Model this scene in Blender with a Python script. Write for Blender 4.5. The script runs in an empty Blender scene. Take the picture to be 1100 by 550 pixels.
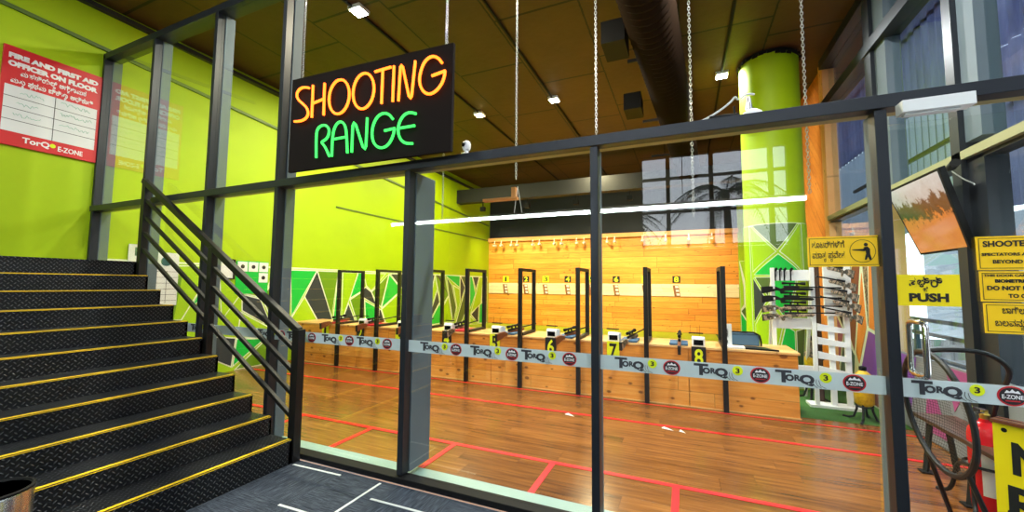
import bpy, math, random
from mathutils import Vector, Matrix
random.seed(7)
PI = math.pi
COL = bpy.context.scene.collection
# ------------------------------------------------------------------ camera numbers
F = 428.26
RIGHT = Vector((0.91774, 0.39672, 0.0084)); FWD = Vector((-0.39573, 0.91562, 0.07144))
EYE = Vector((0, 0, 1.5))
RIGHT = (RIGHT - FWD * RIGHT.dot(FWD)).normalized(); FWD.normalize(); UP = RIGHT.cross(FWD).normalized()
def ray(x, y): return RIGHT * ((x - 550) / F) - UP * ((y - 275) / F) + FWD
def onY(x, y, Y): d = ray(x, y); return EYE + d * (Y / d.y)
def onX(x, y, X): d = ray(x, y); return EYE + d * (X / d.x)
# ------------------------------------------------------------------ materials
def s2l(c): return c / 12.92 if c <= .04045 else ((c + .055) / 1.055) ** 2.4
def rgb(r, g, b): return (s2l(r / 255), s2l(g / 255), s2l(b / 255), 1)
class N:
    """tiny node-graph writer"""
    def __init__(s, name):
        s.m = bpy.data.materials.new(name); s.m.use_nodes = True; s.t = s.m.node_tree
        s.b = s.t.nodes['Principled BSDF']; s.out = s.t.nodes['Material Output']
    def n(s, typ, **k):
        x = s.t.nodes.new(typ)
        for a, v in k.items(): setattr(x, a, v)
        return x
    def put(s, sock, v):
        if isinstance(v, bpy.types.NodeSocket): s.t.links.new(v, sock)
        else: sock.default_value = v
    def math(s, op, a, b=0.0, c=0.0):
        x = s.n('ShaderNodeMath', operation=op); s.put(x.inputs[0], a); s.put(x.inputs[1], b)
        if op in ('MULTIPLY_ADD', 'SMOOTH_MIN', 'COMPARE'): s.put(x.inputs[2], c)
        return x.outputs[0]
    def pos(s):
        g = s.n('ShaderNodeNewGeometry'); return g.outputs['Position']
    def obj(s): return s.n('ShaderNodeTexCoord').outputs['Object']
    def xyz(s, v):
        x = s.n('ShaderNodeSeparateXYZ'); s.put(x.inputs[0], v); return x.outputs
    def vec(s, a, b, c=0.0):
        x = s.n('ShaderNodeCombineXYZ'); s.put(x.inputs[0], a); s.put(x.inputs[1], b); s.put(x.inputs[2], c); return x.outputs[0]
    def noise(s, v, scale, detail=3, rough=.5):
        x = s.n('ShaderNodeTexNoise'); s.put(x.inputs['Vector'], v); x.inputs['Scale'].default_value = scale
        x.inputs['Detail'].default_value = detail; x.inputs['Roughness'].default_value = rough; return x.outputs[0]
    def white(s, v):
        x = s.n('ShaderNodeTexWhiteNoise', noise_dimensions='3D'); s.put(x.inputs['Vector'], v); return x.outputs['Value']
    def voro(s, v, scale):
        x = s.n('ShaderNodeTexVoronoi', voronoi_dimensions='2D'); s.put(x.inputs['Vector'], v); x.inputs['Scale'].default_value = scale; return x.outputs['Distance']
    def mix(s, f, a, b, mode='MIX'):
        x = s.n('ShaderNodeMix', data_type='RGBA', blend_type=mode); s.put(x.inputs[0], f); s.put(x.inputs[6], a); s.put(x.inputs[7], b); return x.outputs[2]
    def ramp(s, f, stops):
        x = s.n('ShaderNodeValToRGB'); s.put(x.inputs[0], f); e = x.color_ramp.elements
        while len(e) < len(stops): e.new(.5)
        for i, (p, c) in enumerate(stops): e[i].position = p; e[i].color = c
        return x.outputs[0]
    def bump(s, h, strength=.3, dist=.01):
        x = s.n('ShaderNodeBump'); x.inputs['Strength'].default_value = strength; x.inputs['Distance'].default_value = dist
        s.put(x.inputs['Height'], h); s.t.links.new(x.outputs[0], s.b.inputs['Normal'])
    def base(s, c): s.put(s.b.inputs['Base Color'], c)
    def set(s, rough=.5, metal=0, spec=.5):
        s.b.inputs['Roughness'].default_value = rough; s.b.inputs['Metallic'].default_value = metal
        s.b.inputs['Specular IOR Level'].default_value = spec
def plain(name, c, rough=.5, metal=0, spec=.5, emit=0, var=.06, scale=6, bump=0):
    k = N(name); k.set(rough, metal, spec)
    f = k.noise(k.pos(), scale, 4)
    a = tuple(x * (1 - var) for x in c[:3]) + (1,); b = tuple(min(1, x * (1 + var)) for x in c[:3]) + (1,)
    k.base(k.mix(f, a, b))
    if bump: k.bump(k.noise(k.pos(), scale * 20, 3), bump, .003)
    if emit: k.b.inputs['Emission Color'].default_value = c; k.b.inputs['Emission Strength'].default_value = emit
    return k.m
def emitter(name, c, st):
    k = N(name); k.base((0, 0, 0, 1)); k.b.inputs['Emission Color'].default_value = c; k.b.inputs['Emission Strength'].default_value = st; return k.m
def wood(name, ax_len, ax_wid, width, length, cols, knots=.35, rough=.5, gap=.02, grain=1.0, gapdark=.35, spec=.4, diag=False, rv=.22):
    """boards running along axis ax_len, stacked along axis ax_wid"""
    k = N(name); k.set(rough, 0, spec)
    p = k.xyz(k.pos()); L = p[ax_len]; W = p[ax_wid]
    if diag:
        L0 = L; L = k.math('ADD', L, W); W = k.math('SUBTRACT', W, L0)
    o = k.math('SUBTRACT', p[3 - ax_len - ax_wid], 0)
    row = k.math('FLOOR', k.math('DIVIDE', W, width)); fr = k.math('FRACT', k.math('DIVIDE', W, width))
    off = k.math('MULTIPLY', k.white(k.vec(row, 3.1)), length)
    Lo = k.math('DIVIDE', k.math('ADD', L, off), length)
    cell = k.math('FLOOR', Lo); fl = k.math('FRACT', Lo)
    rnd = k.white(k.vec(row, cell, 1.7))
    gv = k.vec(k.math('MULTIPLY', L, 1.3 * grain), k.math('MULTIPLY', W, 22 * grain), k.math('MULTIPLY', rnd, 30))
    g = k.noise(gv, 1.6, 5, .6)
    g2 = k.noise(k.vec(k.math('MULTIPLY', L, .5), k.math('MULTIPLY', W, 3), k.math('MULTIPLY', rnd, 9)), 2, 3)
    t = k.math('ADD', k.math('MULTIPLY', g, .62), k.math('ADD', k.math('MULTIPLY', rnd, rv), k.math('MULTIPLY', g2, .2)))
    c = k.ramp(t, [(.25, cols[0]), (.52, cols[1]), (.78, cols[2])])
    if knots:
        kv = k.vec(k.math('MULTIPLY', L, 1.0), k.math('MULTIPLY', W, 2.0), o)
        d = k.voro(k.vec(k.math('MULTIPLY', L, 1.0), k.math('MULTIPLY', W, 1.7)), 3.6)
        sz = k.math('ADD', -.13 + .14 * knots, k.math('MULTIPLY', k.math('SUBTRACT', k.noise(k.vec(k.math('MULTIPLY', L, 1.0), W), 2.2, 2), .35), .55))
        kk = k.ramp(k.math('SUBTRACT', d, sz), [(0, (1, 1, 1, 1)), (.03, (.3, .3, .3, 1)), (.08, (0, 0, 0, 1))])
        c = k.mix(k.math('MULTIPLY', kk, .75), c, (cols[0][0] * .25, cols[0][1] * .18, cols[0][2] * .15, 1))
    e1 = k.math('LESS_THAN', fr, gap); e2 = k.math('LESS_THAN', fl, gap * width / length)
    e = k.math('MAXIMUM', e1, e2)
    c = k.mix(k.math('MULTIPLY', e, 1 - gapdark), c, (cols[0][0] * .2, cols[0][1] * .2, cols[0][2] * .2, 1))
    k.base(c)
    k.bump(k.math('SUBTRACT', k.math('MULTIPLY', g, .3), e), .25, .004)
    return k.m
def diamond_plate():
    k = N('diamond_plate'); k.set(.38, .55, .5)
    p = k.xyz(k.pos()); u = k.math('MULTIPLY', p[1], 1); v = k.math('ADD', p[2], p[0])
    a = k.math('ADD', u, v); b = k.math('SUBTRACT', u, v)
    S = 26
    def loz(q, r, ph):
        # elongated tick marks on a chequer lattice
        qs = k.math('MULTIPLY', q, S); rs = k.math('MULTIPLY', r, S)
        cq = k.math('FLOOR', qs); cr = k.math('FLOOR', rs)
        chk = k.math('COMPARE', k.math('ABSOLUTE', k.math('MODULO', k.math('ADD', cq, cr), 2.0)), float(ph), .2)
        dx = k.math('SUBTRACT', k.math('FRACT', qs), .5); dy = k.math('SUBTRACT', k.math('FRACT', rs), .5)
        if ph: dx, dy = dy, dx
        d = k.math('ADD', k.math('POWER', k.math('MULTIPLY', dx, 2.1), 2.0), k.math('POWER', k.math('MULTIPLY', dy, 6.0), 2.0))
        return k.math('MULTIPLY', chk, k.math('MAXIMUM', k.math('SUBTRACT', 1.0, d), 0.0))
    h = k.math('MAXIMUM', loz(a, b, 0), loz(a, b, 1))
    k.bump(h, .9, .006)
    n = k.noise(k.pos(), 3, 4)
    k.base(k.mix(h, k.mix(n, rgb(24, 26, 29), rgb(42, 45, 49)), rgb(95, 98, 102)))
    return k.m
def carpet():
    k = N('carpet'); k.set(.95, 0, .1); p = k.xyz(k.pos())
    cx = k.math('FLOOR', k.math('MULTIPLY', p[0], 2.0)); cy = k.math('FLOOR', k.math('MULTIPLY', p[1], 2.0))
    chk = k.math('ABSOLUTE', k.math('MODULO', k.math('ADD', cx, cy), 2.0))
    nx = k.noise(k.vec(k.math('MULTIPLY', p[0], 2.5), k.math('MULTIPLY', p[1], 70)), 3, 4, .7)
    ny = k.noise(k.vec(k.math('MULTIPLY', p[0], 70), k.math('MULTIPLY', p[1], 2.5)), 3, 4, .7)
    t = k.math('ADD', k.math('MULTIPLY', nx, chk), k.math('MULTIPLY', ny, k.math('SUBTRACT', 1.0, chk)))
    k.base(k.ramp(t, [(.3, rgb(26, 30, 38)), (.5, rgb(56, 63, 74)), (.7, rgb(100, 108, 120))]))
    k.bump(t, .4, .004); return k.m
def ceiling_mat():
    k = N('ceiling_board'); k.set(.55, .0, .35); p = k.xyz(k.pos())
    n = k.noise(k.pos(), 1.2, 5, .6); n2 = k.noise(k.pos(), 9, 3)
    c = k.mix(n, rgb(56, 36, 20), rgb(92, 62, 34))
    X = k.math('DIVIDE', k.math('ADD', p[0], k.math('MULTIPLY', n2, .02)), 1.2); row = k.math('FLOOR', X)
    Y = k.math('ADD', k.math('DIVIDE', p[1], 1.9), k.math('MULTIPLY', k.white(k.vec(row, 5.0)), 1.0))
    e = k.math('MAXIMUM', k.math('LESS_THAN', k.math('FRACT', X), .022), k.math('LESS_THAN', k.math('FRACT', Y), .02))
    rnd = k.white(k.vec(row, k.math('FLOOR', Y)))
    c = k.mix(k.math('MULTIPLY', rnd, .35), c, rgb(46, 34, 22))
    k.base(k.mix(e, c, rgb(14, 11, 8))); k.bump(k.math('ADD', k.math('MULTIPLY', n2, .4), k.math('MULTIPLY', e, -1.0)), .5, .02); return k.m
def glass_mat(name, tint, refl, ior=1.7):
    k = N(name); t = k.t
    r0 = ((ior - 1) / (ior + 1)) ** 2
    g = k.n('ShaderNodeNewGeometry'); dt = k.n('ShaderNodeVectorMath', operation='DOT_PRODUCT'); t.links.new(g.outputs['Normal'], dt.inputs[0]); t.links.new(g.outputs['Incoming'], dt.inputs[1])
    q = k.math('POWER', k.math('SUBTRACT', 1.0, k.math('ABSOLUTE', dt.outputs['Value'])), 5.0)
    fr = k.math('ADD', r0, k.math('MULTIPLY', q, 1 - r0))
    tr = k.n('ShaderNodeBsdfTransparent'); tr.inputs[0].default_value = tint
    gl = k.n('ShaderNodeBsdfGlossy'); gl.inputs['Roughness'].default_value = .0; gl.inputs[0].default_value = (refl, refl, refl, 1)
    mx = k.n('ShaderNodeMixShader'); t.links.new(fr, mx.inputs[0]); t.links.new(tr.outputs[0], mx.inputs[1]); t.links.new(gl.outputs[0], mx.inputs[2])
    t.links.new(mx.outputs[0], k.out.inputs[0]); return k.m
def film_mat(name, col, tr):
    k = N(name); k.base(col); k.set(.5, 0, .3); t = k.t
    tn = k.n('ShaderNodeBsdfTransparent'); mx = k.n('ShaderNodeMixShader'); mx.inputs[0].default_value = 1 - tr
    t.links.new(tn.outputs[0], mx.inputs[1]); t.links.new(k.b.outputs[0], mx.inputs[2]); t.links.new(mx.outputs[0], k.out.inputs[0]); return k.m
def camo():
    k = N('camouflage'); k.set(.5); v = k.noise(k.obj(), 28, 3)
    k.base(k.ramp(v, [(.35, rgb(30, 28, 22)), (.48, rgb(92, 84, 66)), (.6, rgb(190, 160, 134)), (.72, rgb(60, 72, 50))])); return k.m
M = {}
LIME = rgb(176, 206, 0)
def lime_mat():
    k = N('lime_paint'); k.set(.55, 0, .35); n = k.noise(k.pos(), 1.1, 5, .6)
    k.base(k.mix(n, rgb(154, 188, 0), rgb(176, 206, 2))); k.bump(k.noise(k.pos(), 60, 2), .06, .002); return k.m
M['lime'] = lime_mat()
M['black_steel'] = plain('black_steel', rgb(9, 10, 11), .5, .1)
M['black_matte'] = plain('black_matte', rgb(10, 10, 11), .7, 0, .3)
M['gunmetal'] = plain('gunmetal', rgb(34, 35, 38), .35, .6)
M['dark_alu'] = plain('dark_aluminium', rgb(38, 43, 50), .42, .3)
M['grey_alu'] = plain('grey_aluminium', rgb(92, 106, 116), .6, 0, .2)
M['plate'] = diamond_plate()
M['tread'] = M['plate']
M['yellow_strip'] = plain('yellow_strip', rgb(255, 210, 30), .5)
M['carpet'] = carpet()
M['white'] = plain('white_paint', rgb(236, 238, 238), .5)
M['white_line'] = plain('white_line', rgb(206, 212, 214), .8)
M['paper'] = plain('paper', rgb(222, 226, 226), .8)
M['red'] = plain('red_sign', rgb(206, 30, 38), .45)
M['red_tape'] = plain('red_tape', rgb(222, 18, 28), .4)
M['yellow_sign'] = plain('yellow_sign', rgb(252, 204, 12), .45)
M['yellow_green'] = plain('yellow_board', rgb(250, 226, 10), .45)
M['yellow_plate'] = plain('yellow_plate', rgb(226, 240, 10), .5)
M['ink'] = plain('black_ink', rgb(20, 20, 20), .6)
M['ink_grey'] = plain('grey_ink', rgb(52, 54, 60), .6)
M['green_ink'] = plain('green_marker', rgb(110, 190, 160), .8)
M['band'] = film_mat('frosted_film', rgb(205, 222, 222), .10)
M['badge_red'] = plain('badge_red', rgb(196, 32, 44), .5)
M['badge_black'] = plain('badge_black', rgb(30, 28, 30), .5)
M['steel'] = plain('brushed_steel', rgb(196, 196, 192), .22, .95)
M['chain'] = plain('zinc_chain', rgb(190, 192, 190), .35, .8)
M['glass'] = glass_mat('window_glass', (.965, .985, .97, 1), 1.0, 1.55)
M['glass_out'] = glass_mat('outer_glass', (.90, .95, .95, 1), 1.0, 1.5)
M['ceiling'] = ceiling_mat()
M['pine_wall'] = wood('pine_cladding', 0, 2, .19, 2.6, [rgb(208, 116, 30), rgb(238, 156, 54), rgb(248, 184, 86)], .3, .5, .08, gapdark=.45)
M['pine_counter'] = wood('pine_counter', 0, 2, .185, 2.4, [rgb(176, 100, 30), rgb(232, 156, 64), rgb(246, 188, 100)], .6, .45, .03, gapdark=.4)
M['pine_top'] = wood('pine_counter_top', 0, 1, .2, 2.4, [rgb(196, 136, 70), rgb(232, 180, 108), rgb(242, 200, 140)], .3, .45, .02)
M['pine_diag'] = wood('pine_diagonal', 1, 2, .2, 3, [rgb(150, 78, 22), rgb(205, 118, 40), rgb(226, 146, 62)], .3, .5, .04, diag=True)
M['lumber'] = wood('pine_lumber', 2, 1, .4, 6, [rgb(206, 132, 60), rgb(238, 172, 104), rgb(246, 194, 130)], .2, .5, .0)
M['pale_board'] = wood('pale_board', 0, 2, .13, 2.2, [rgb(236, 200, 150), rgb(250, 226, 186), rgb(254, 238, 208)], .15, .5, .03)
M['laminate'] = wood('laminate_floor', 0, 1, .19, 1.25, [rgb(72, 40, 16), rgb(140, 88, 40), rgb(186, 128, 68)], 0, .20, .010, grain=1.0, rv=.1, spec=.6)
M['dark_wood'] = wood('dark_bench_wood', 1, 0, .09, 2, [rgb(40, 26, 18), rgb(74, 50, 36), rgb(104, 76, 56)], 0, .4, .03)
M['stock_wood'] = plain('walnut_stock', rgb(120, 66, 34), .4, var=.3, scale=30)
M['navy'] = plain('navy_void', rgb(20, 26, 40), .7)
M['duct'] = plain('duct_fabric', rgb(34, 24, 16), .95, 0, .05)
M['turf_base'] = plain('turf', rgb(58, 104, 36), .95, var=.6, scale=60, bump=.6)
M['range_floor'] = plain('range_floor', rgb(158, 168, 6), .8, scale=3, var=.2)
M['mat_red'] = plain('red_mat', rgb(206, 20, 40), .6)
M['mat_blue'] = plain('blue_mat', rgb(70, 106, 140), .6)
M['m_green'] = plain('mural_green', rgb(0, 190, 62), .5)
M['m_dark'] = plain('mural_charcoal', rgb(44, 54, 60), .5)
M['m_lime'] = plain('mural_lime', rgb(160, 205, 0), .5)
M['m_olive'] = plain('mural_olive', rgb(104, 150, 10), .5)
M['m_deep'] = plain('mural_deep_green', rgb(84, 110, 44), .5)
M['m_white'] = plain('mural_white', rgb(232, 240, 220), .6)
M['m_purple'] = plain('mural_purple', rgb(124, 66, 168), .5)
M['m_maroon'] = plain('mural_maroon', rgb(128, 68, 60), .5)
M['m_orange'] = plain('mural_orange', rgb(238, 140, 62), .5)
M['m_pink'] = plain('mural_plum', rgb(160, 70, 130), .5)
M['m_teal'] = plain('mural_teal', rgb(40, 92, 92), .5)
M['card_brown'] = plain('target_brown', rgb(150, 92, 50), .6)
M['ext_red'] = plain('extinguisher_red', rgb(214, 16, 28), .25)
M['rubber'] = plain('rubber', rgb(24, 24, 26), .55)
M['brass'] = plain('brass', rgb(190, 160, 70), .3, .9)
M['camo'] = camo()
M['mask_yellow'] = plain('amber', rgb(232, 180, 20), .4, var=.5, scale=40)
M['concrete'] = plain('pale_threshold', rgb(140, 168, 164), .4)
M['dark_wall'] = plain('dark_wall', rgb(34, 34, 36), .7)
M['olive_beam'] = plain('olive_beam', rgb(150, 150, 112), .5)
M['lens'] = plain('black_lens', rgb(10, 10, 12), .08)
M['neon_o'] = emitter('neon_orange', (1.0, .145, .010, 1), 5.0)
M['neon_g'] = emitter('neon_green', (.025, .5, .06, 1), 3.8)
M['lamp_w'] = emitter('lamp_cool', (.95, 1, 1, 1), 40)
M['lamp_y'] = emitter('lamp_warm', (1, .82, .42, 1), 30)
M['tube_lamp'] = emitter('tube_lamp', (.9, 1, 1, 1), 45)
M['sign_black'] = plain('sign_acrylic', rgb(28, 22, 20), .8, 0, .1)
M['teal_rail'] = plain('teal_rail', rgb(20, 74, 96), .4, .3)
M['leaf'] = plain('palm_leaf', rgb(40, 62, 28), .6)
M['bark'] = plain('palm_bark', rgb(70, 62, 50), .8)
M['green_chair'] = plain('green_chair', rgb(48, 84, 46), .5)
M['out_ground'] = plain('outdoor_paving', rgb(92, 88, 82), .8)
M['out_white'] = plain('outdoor_wall', rgb(126, 132, 138), .8)
def poly_mat(name, lo, hi, body, tr):
    k = N(name); k.base(body); k.set(.3, 0, .4); t = k.t
    tl = k.n('ShaderNodeBsdfTranslucent'); p = k.xyz(k.pos())
    n = k.noise(k.vec(0.0, k.math('MULTIPLY', p[1], 5), k.math('MULTIPLY', p[2], .5)), 3, 4, .7)
    rib = k.math('FRACT', k.math('DIVIDE', k.math('SUBTRACT', p[1], 2.4), .162)); rib_shade = k.math('LESS_THAN', rib, .28)
    c = k.mix(n, lo, hi); c = k.mix(k.math('MULTIPLY', rib_shade, .75), c, tuple(x * .3 for x in lo[:3]) + (1,))  # darker valleys: shading of the ribs painted into the sheet colour
    sp = k.math('GREATER_THAN', k.noise(k.vec(0.0, k.math('MULTIPLY', p[1], 30), k.math('MULTIPLY', p[2], 8)), 2, 3), .72)
    c = k.mix(k.math('MULTIPLY', sp, .6), c, rgb(225, 228, 240)); t.links.new(c, tl.inputs[0]); k.base(c)
    mx = k.n('ShaderNodeMixShader'); mx.inputs[0].default_value = tr
    t.links.new(k.b.outputs[0], mx.inputs[1]); t.links.new(tl.outputs[0], mx.inputs[2]); t.links.new(mx.outputs[0], k.out.inputs[0]); return k.m
M['poly_low'] = poly_mat('clear_corrugated_sheet', rgb(170, 180, 192), rgb(206, 212, 220), rgb(200, 206, 214), .8)
M['poly'] = poly_mat('corrugated_sheet', rgb(112, 118, 148), rgb(186, 190, 214), rgb(120, 124, 146), .75)
def mesh_mat():
    k = N('wire_netting'); k.base(rgb(50, 42, 34)); k.set(.6, .2); p = k.xyz(k.obj()); t = k.t
    a = k.math('LESS_THAN', k.math('FRACT', k.math('MULTIPLY', p[1], 60)), .14); b = k.math('LESS_THAN', k.math('FRACT', k.math('MULTIPLY', p[2], 60)), .14)
    tn = k.n('ShaderNodeBsdfTransparent'); mx = k.n('ShaderNodeMixShader'); t.links.new(k.math('MAXIMUM', a, b), mx.inputs[0])
    t.links.new(tn.outputs[0], mx.inputs[1]); t.links.new(k.b.outputs[0], mx.inputs[2]); t.links.new(mx.outputs[0], k.out.inputs[0]); return k.m
M['net'] = mesh_mat()
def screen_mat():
    k = N('screen_reflection'); k.set(.12, 0, .6); p = k.xyz(k.pos()); z = p[2]
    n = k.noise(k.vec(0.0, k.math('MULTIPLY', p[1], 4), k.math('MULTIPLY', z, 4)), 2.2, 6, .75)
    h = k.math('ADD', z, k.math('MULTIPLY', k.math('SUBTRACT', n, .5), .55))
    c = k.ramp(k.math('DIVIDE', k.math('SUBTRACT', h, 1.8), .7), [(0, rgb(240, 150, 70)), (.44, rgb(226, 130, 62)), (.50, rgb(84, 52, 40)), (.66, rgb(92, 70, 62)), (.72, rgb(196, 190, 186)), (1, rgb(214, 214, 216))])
    k.base((0, 0, 0, 1)); k.put(k.b.inputs['Emission Color'], c); k.b.inputs['Emission Strength'].default_value = .95; return k.m  # wall, foliage and sky mirrored in the screen, painted and made to glow
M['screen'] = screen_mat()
# ------------------------------------------------------------------ mesh builder
class MB:
    def __init__(s, xf=None): s.v = []; s.f = []; s.mi = []; s.sm = []; s.xf = xf; s.cur = 0
    def add(s, vs, fs, smooth=False):
        o = len(s.v)
        for p in vs:
            p = Vector(p); s.v.append(s.xf @ p if s.xf else p)
        for f in fs: s.f.append([o + i for i in f]); s.mi.append(s.cur); s.sm.append(smooth)
        return s
    def mat(s, i): s.cur = i; return s
    def box(s, a, b):
        x0, y0, z0 = [min(a[i], b[i]) for i in range(3)]; x1, y1, z1 = [max(a[i], b[i]) for i in range(3)]
        return s.add([(x0, y0, z0), (x1, y0, z0), (x1, y1, z0), (x0, y1, z0), (x0, y0, z1), (x1, y0, z1), (x1, y1, z1), (x0, y1, z1)],
                     [(0, 3, 2, 1), (4, 5, 6, 7), (0, 1, 5, 4), (1, 2, 6, 5), (2, 3, 7, 6), (3, 0, 4, 7)])
    def cbox(s, c, h): return s.box([c[i] - h[i] / 2 for i in range(3)], [c[i] + h[i] / 2 for i in range(3)])
    def beam(s, a, b, w, h, up=(0, 0, 1)):
        a = Vector(a); b = Vector(b); d = (b - a).normalized(); u = Vector(up)
        r = d.cross(u)
        if r.length < 1e-4: r = d.cross(Vector((1, 0, 0)))
        r.normalize(); u = r.cross(d).normalized(); r *= w / 2; u *= h / 2
        vs = [a - r - u, a + r - u, a + r + u, a - r + u, b - r - u, b + r - u, b + r + u, b - r + u]
        return s.add(vs, [(0, 1, 2, 3), (7, 6, 5, 4), (0, 4, 5, 1), (1, 5, 6, 2), (2, 6, 7, 3), (3, 7, 4, 0)])
    def tube(s, path, r, n=10, closed=False, cap=True):
        P = [Vector(p) for p in path]; m = len(P); R_ = r if isinstance(r, (list, tuple)) else [r] * m
        prev = None; vs = []
        for i, p in enumerate(P):
            if closed: d = P[(i + 1) % m] - P[i - 1]
            else: d = P[min(i + 1, m - 1)] - P[max(i - 1, 0)]
            if d.length < 1e-9: d = Vector((0, 0, 1))
            d.normalize()
            if prev is None:
                u = d.cross(Vector((0, 0, 1)))
                if u.length < .05: u = d.cross(Vector((1, 0, 0)))
                u.normalize()
            else:
                u = prev - d * prev.dot(d); u.normalize()
            prev = u; w = d.cross(u)
            for k in range(n):
                a = 2 * PI * k / n; vs.append(p + (u * math.cos(a) + w * math.sin(a)) * R_[i])
        fs = []
        for i in range(m if closed else m - 1):
            j = (i + 1) % m
            for k in range(n): fs.append((i * n + k, i * n + (k + 1) % n, j * n + (k + 1) % n, j * n + k))
        if not closed and cap: fs.append(tuple(range(n - 1, -1, -1))); fs.append(tuple((m - 1) * n + k for k in range(n)))
        return s.add(vs, fs, True)
    def lathe(s, prof, c=(0, 0, 0), n=24, axis='z'):
        """prof: list of (r, z)"""
        c = Vector(c); vs = []
        for r, z in prof:
            for k in range(n):
                a = 2 * PI * k / n; q = (r * math.cos(a), r * math.sin(a), z)
                if axis == 'y': q = (q[0], q[2], q[1])
                if axis == 'x': q = (q[2], q[0], q[1])
                vs.append(c + Vector(q))
        fs = []
        for i in range(len(prof) - 1):
            for k in range(n): fs.append((i * n + k, i * n + (k + 1) % n, (i + 1) * n + (k + 1) % n, (i + 1) * n + k))
        fs.append(tuple(range(n - 1, -1, -1))); fs.append(tuple((len(prof) - 1) * n + k for k in range(n)))
        return s.add(vs, fs, True)
    def prism(s, poly, fn, t):
        """2-D polygon -> fn(u, v, w) with w in 0..t"""
        n = len(poly); vs = [fn(u, v, 0) for u, v in poly] + [fn(u, v, t) for u, v in poly]
        return s.add(vs, [tuple(range(n)), tuple(range(2 * n - 1, n - 1, -1))] + [(i, n + i, n + (i + 1) % n, (i + 1) % n) for i in range(n)])
    def build(s, name, mats, parent=None, base=None, bevel=0):
        me = bpy.data.meshes.new(name); o = bpy.data.objects.new(name, me)
        if parent is not None:
            org = root_loc(parent); loc = (0, 0, 0)
        else:
            if base is None:
                xs = [v.x for v in s.v]; ys = [v.y for v in s.v]; zs = [v.z for v in s.v]
                base = ((min(xs) + max(xs)) / 2, (min(ys) + max(ys)) / 2, min(zs))
            org = Vector(base); loc = org
        me.from_pydata([tuple(v - org) for v in s.v], [], s.f)
        for m in (mats if isinstance(mats, (list, tuple)) else [mats]): me.materials.append(M[m] if isinstance(m, str) else m)
        for p, i, q in zip(me.polygons, s.mi, s.sm): p.material_index = i; p.use_smooth = q
        me.update(); me.validate()
        if any(s.sm): me.set_sharp_from_angle(angle=.7)
        COL.objects.link(o); o.location = loc
        if parent is not None: o.parent = parent
        if bevel:
            b = o.modifiers.new('bevel', 'BEVEL'); b.width = bevel; b.segments = 2; b.limit_method = 'ANGLE'
        return o
ROOTS = {}
def root_loc(o):
    while o.parent: o = o.parent
    return ROOTS.get(o.name, o.location.copy())
def tag(o, label=None, cat=None, group=None, kind=None):
    if label: o['label'] = label
    if cat: o['category'] = cat
    if group: o['group'] = group
    if kind: o['kind'] = kind
    return o
def thing(name, loc, label=None, cat=None, group=None, kind=None):
    o = bpy.data.objects.new(name, None); COL.objects.link(o); o.location = loc; o.empty_display_size = .1
    return tag(o, label, cat, group, kind)
def copy_tree(o, parent=None):
    c = o.copy(); COL.objects.link(c)
    if parent is not None: c.parent = parent
    for ch in list(o.children): copy_tree(ch, c)
    return c
def struct(name, mb, mats, parent=None, bevel=0, base=None):
    o = mb.build(name, mats, parent, base, bevel)
    if parent is None: o['kind'] = 'structure'
    return o
# ------------------------------------------------------------------ text
_tc = {}
def glyphs(body, size, bold=0.0, ext=.0015, align='LEFT', shear=0):
    key = (body, size, bold, ext, align, shear)
    if key in _tc: return _tc[key]
    c = bpy.data.curves.new('lettering_source', 'FONT'); c.body = body; c.size = size; c.offset = bold; c.extrude = ext
    c.align_x = align; c.shear = shear; c.resolution_u = 3
    o = bpy.data.objects.new('lettering_source', c); COL.objects.link(o)
    dg = bpy.context.evaluated_depsgraph_get(); e = o.evaluated_get(dg); me = e.to_mesh()
    vs = [v.co.copy() for v in me.vertices]; fs = [tuple(p.vertices) for p in me.polygons]
    e.to_mesh_clear(); bpy.data.objects.remove(o); bpy.data.curves.remove(c)
    _tc[key] = (vs, fs); return vs, fs
def text(mb, body, size, fn, x=0, y=0, bold=0.0, width=None, height=None, align='LEFT', ext=.0015):
    """fn maps (u, v, w) on the sign to the world. width fits the run to that width. Returns the end u."""
    vs, fs = glyphs(body, size, bold, ext)
    if not vs: return x
    a = min(v.x for v in vs); b = max(v.x for v in vs); k = 1
    if width: k = width / (b - a)
    lo = min(v.y for v in vs); hi = max(v.y for v in vs); kv = 1
    if height: kv = height / (hi - lo); y0 = lo
    else: y0 = 0
    off = {'LEFT': 0, 'CENTER': -(b - a) * k / 2, 'RIGHT': -(b - a) * k}[align]
    mb.add([fn(x + off + (v.x - a) * k, y + (v.y - y0) * kv, v.z) for v in vs], fs)
    return x + off + (b - a) * k
def kannada(mb, clusters, size, fn, x, y, bold=0.0, width=None, ext=.0015):
    """clusters: list of (letters, below) laid out left to right, with the small letter under each"""
    runs = []; cx = 0
    for t, sub in clusters:
        if t == ' ': cx += size * .35; continue
        vs, fs = glyphs(t, size, bold, ext); a = min(v.x for v in vs); b = max(v.x for v in vs)
        runs.append(([(v.x - a + cx, v.y, v.z) for v in vs], fs))
        if sub:
            v2, f2 = glyphs(sub, size * .55, bold, ext); a2 = min(v.x for v in v2)
            runs.append(([(v.x - a2 + cx + (b - a) * .45, v.y - size * .42, v.z) for v in v2], f2))
        cx += (b - a) + size * .06
    k = width / cx if width else 1
    for vs, fs in runs: mb.add([fn(x + u * k, y + v, w) for u, v, w in vs], fs)
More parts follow.
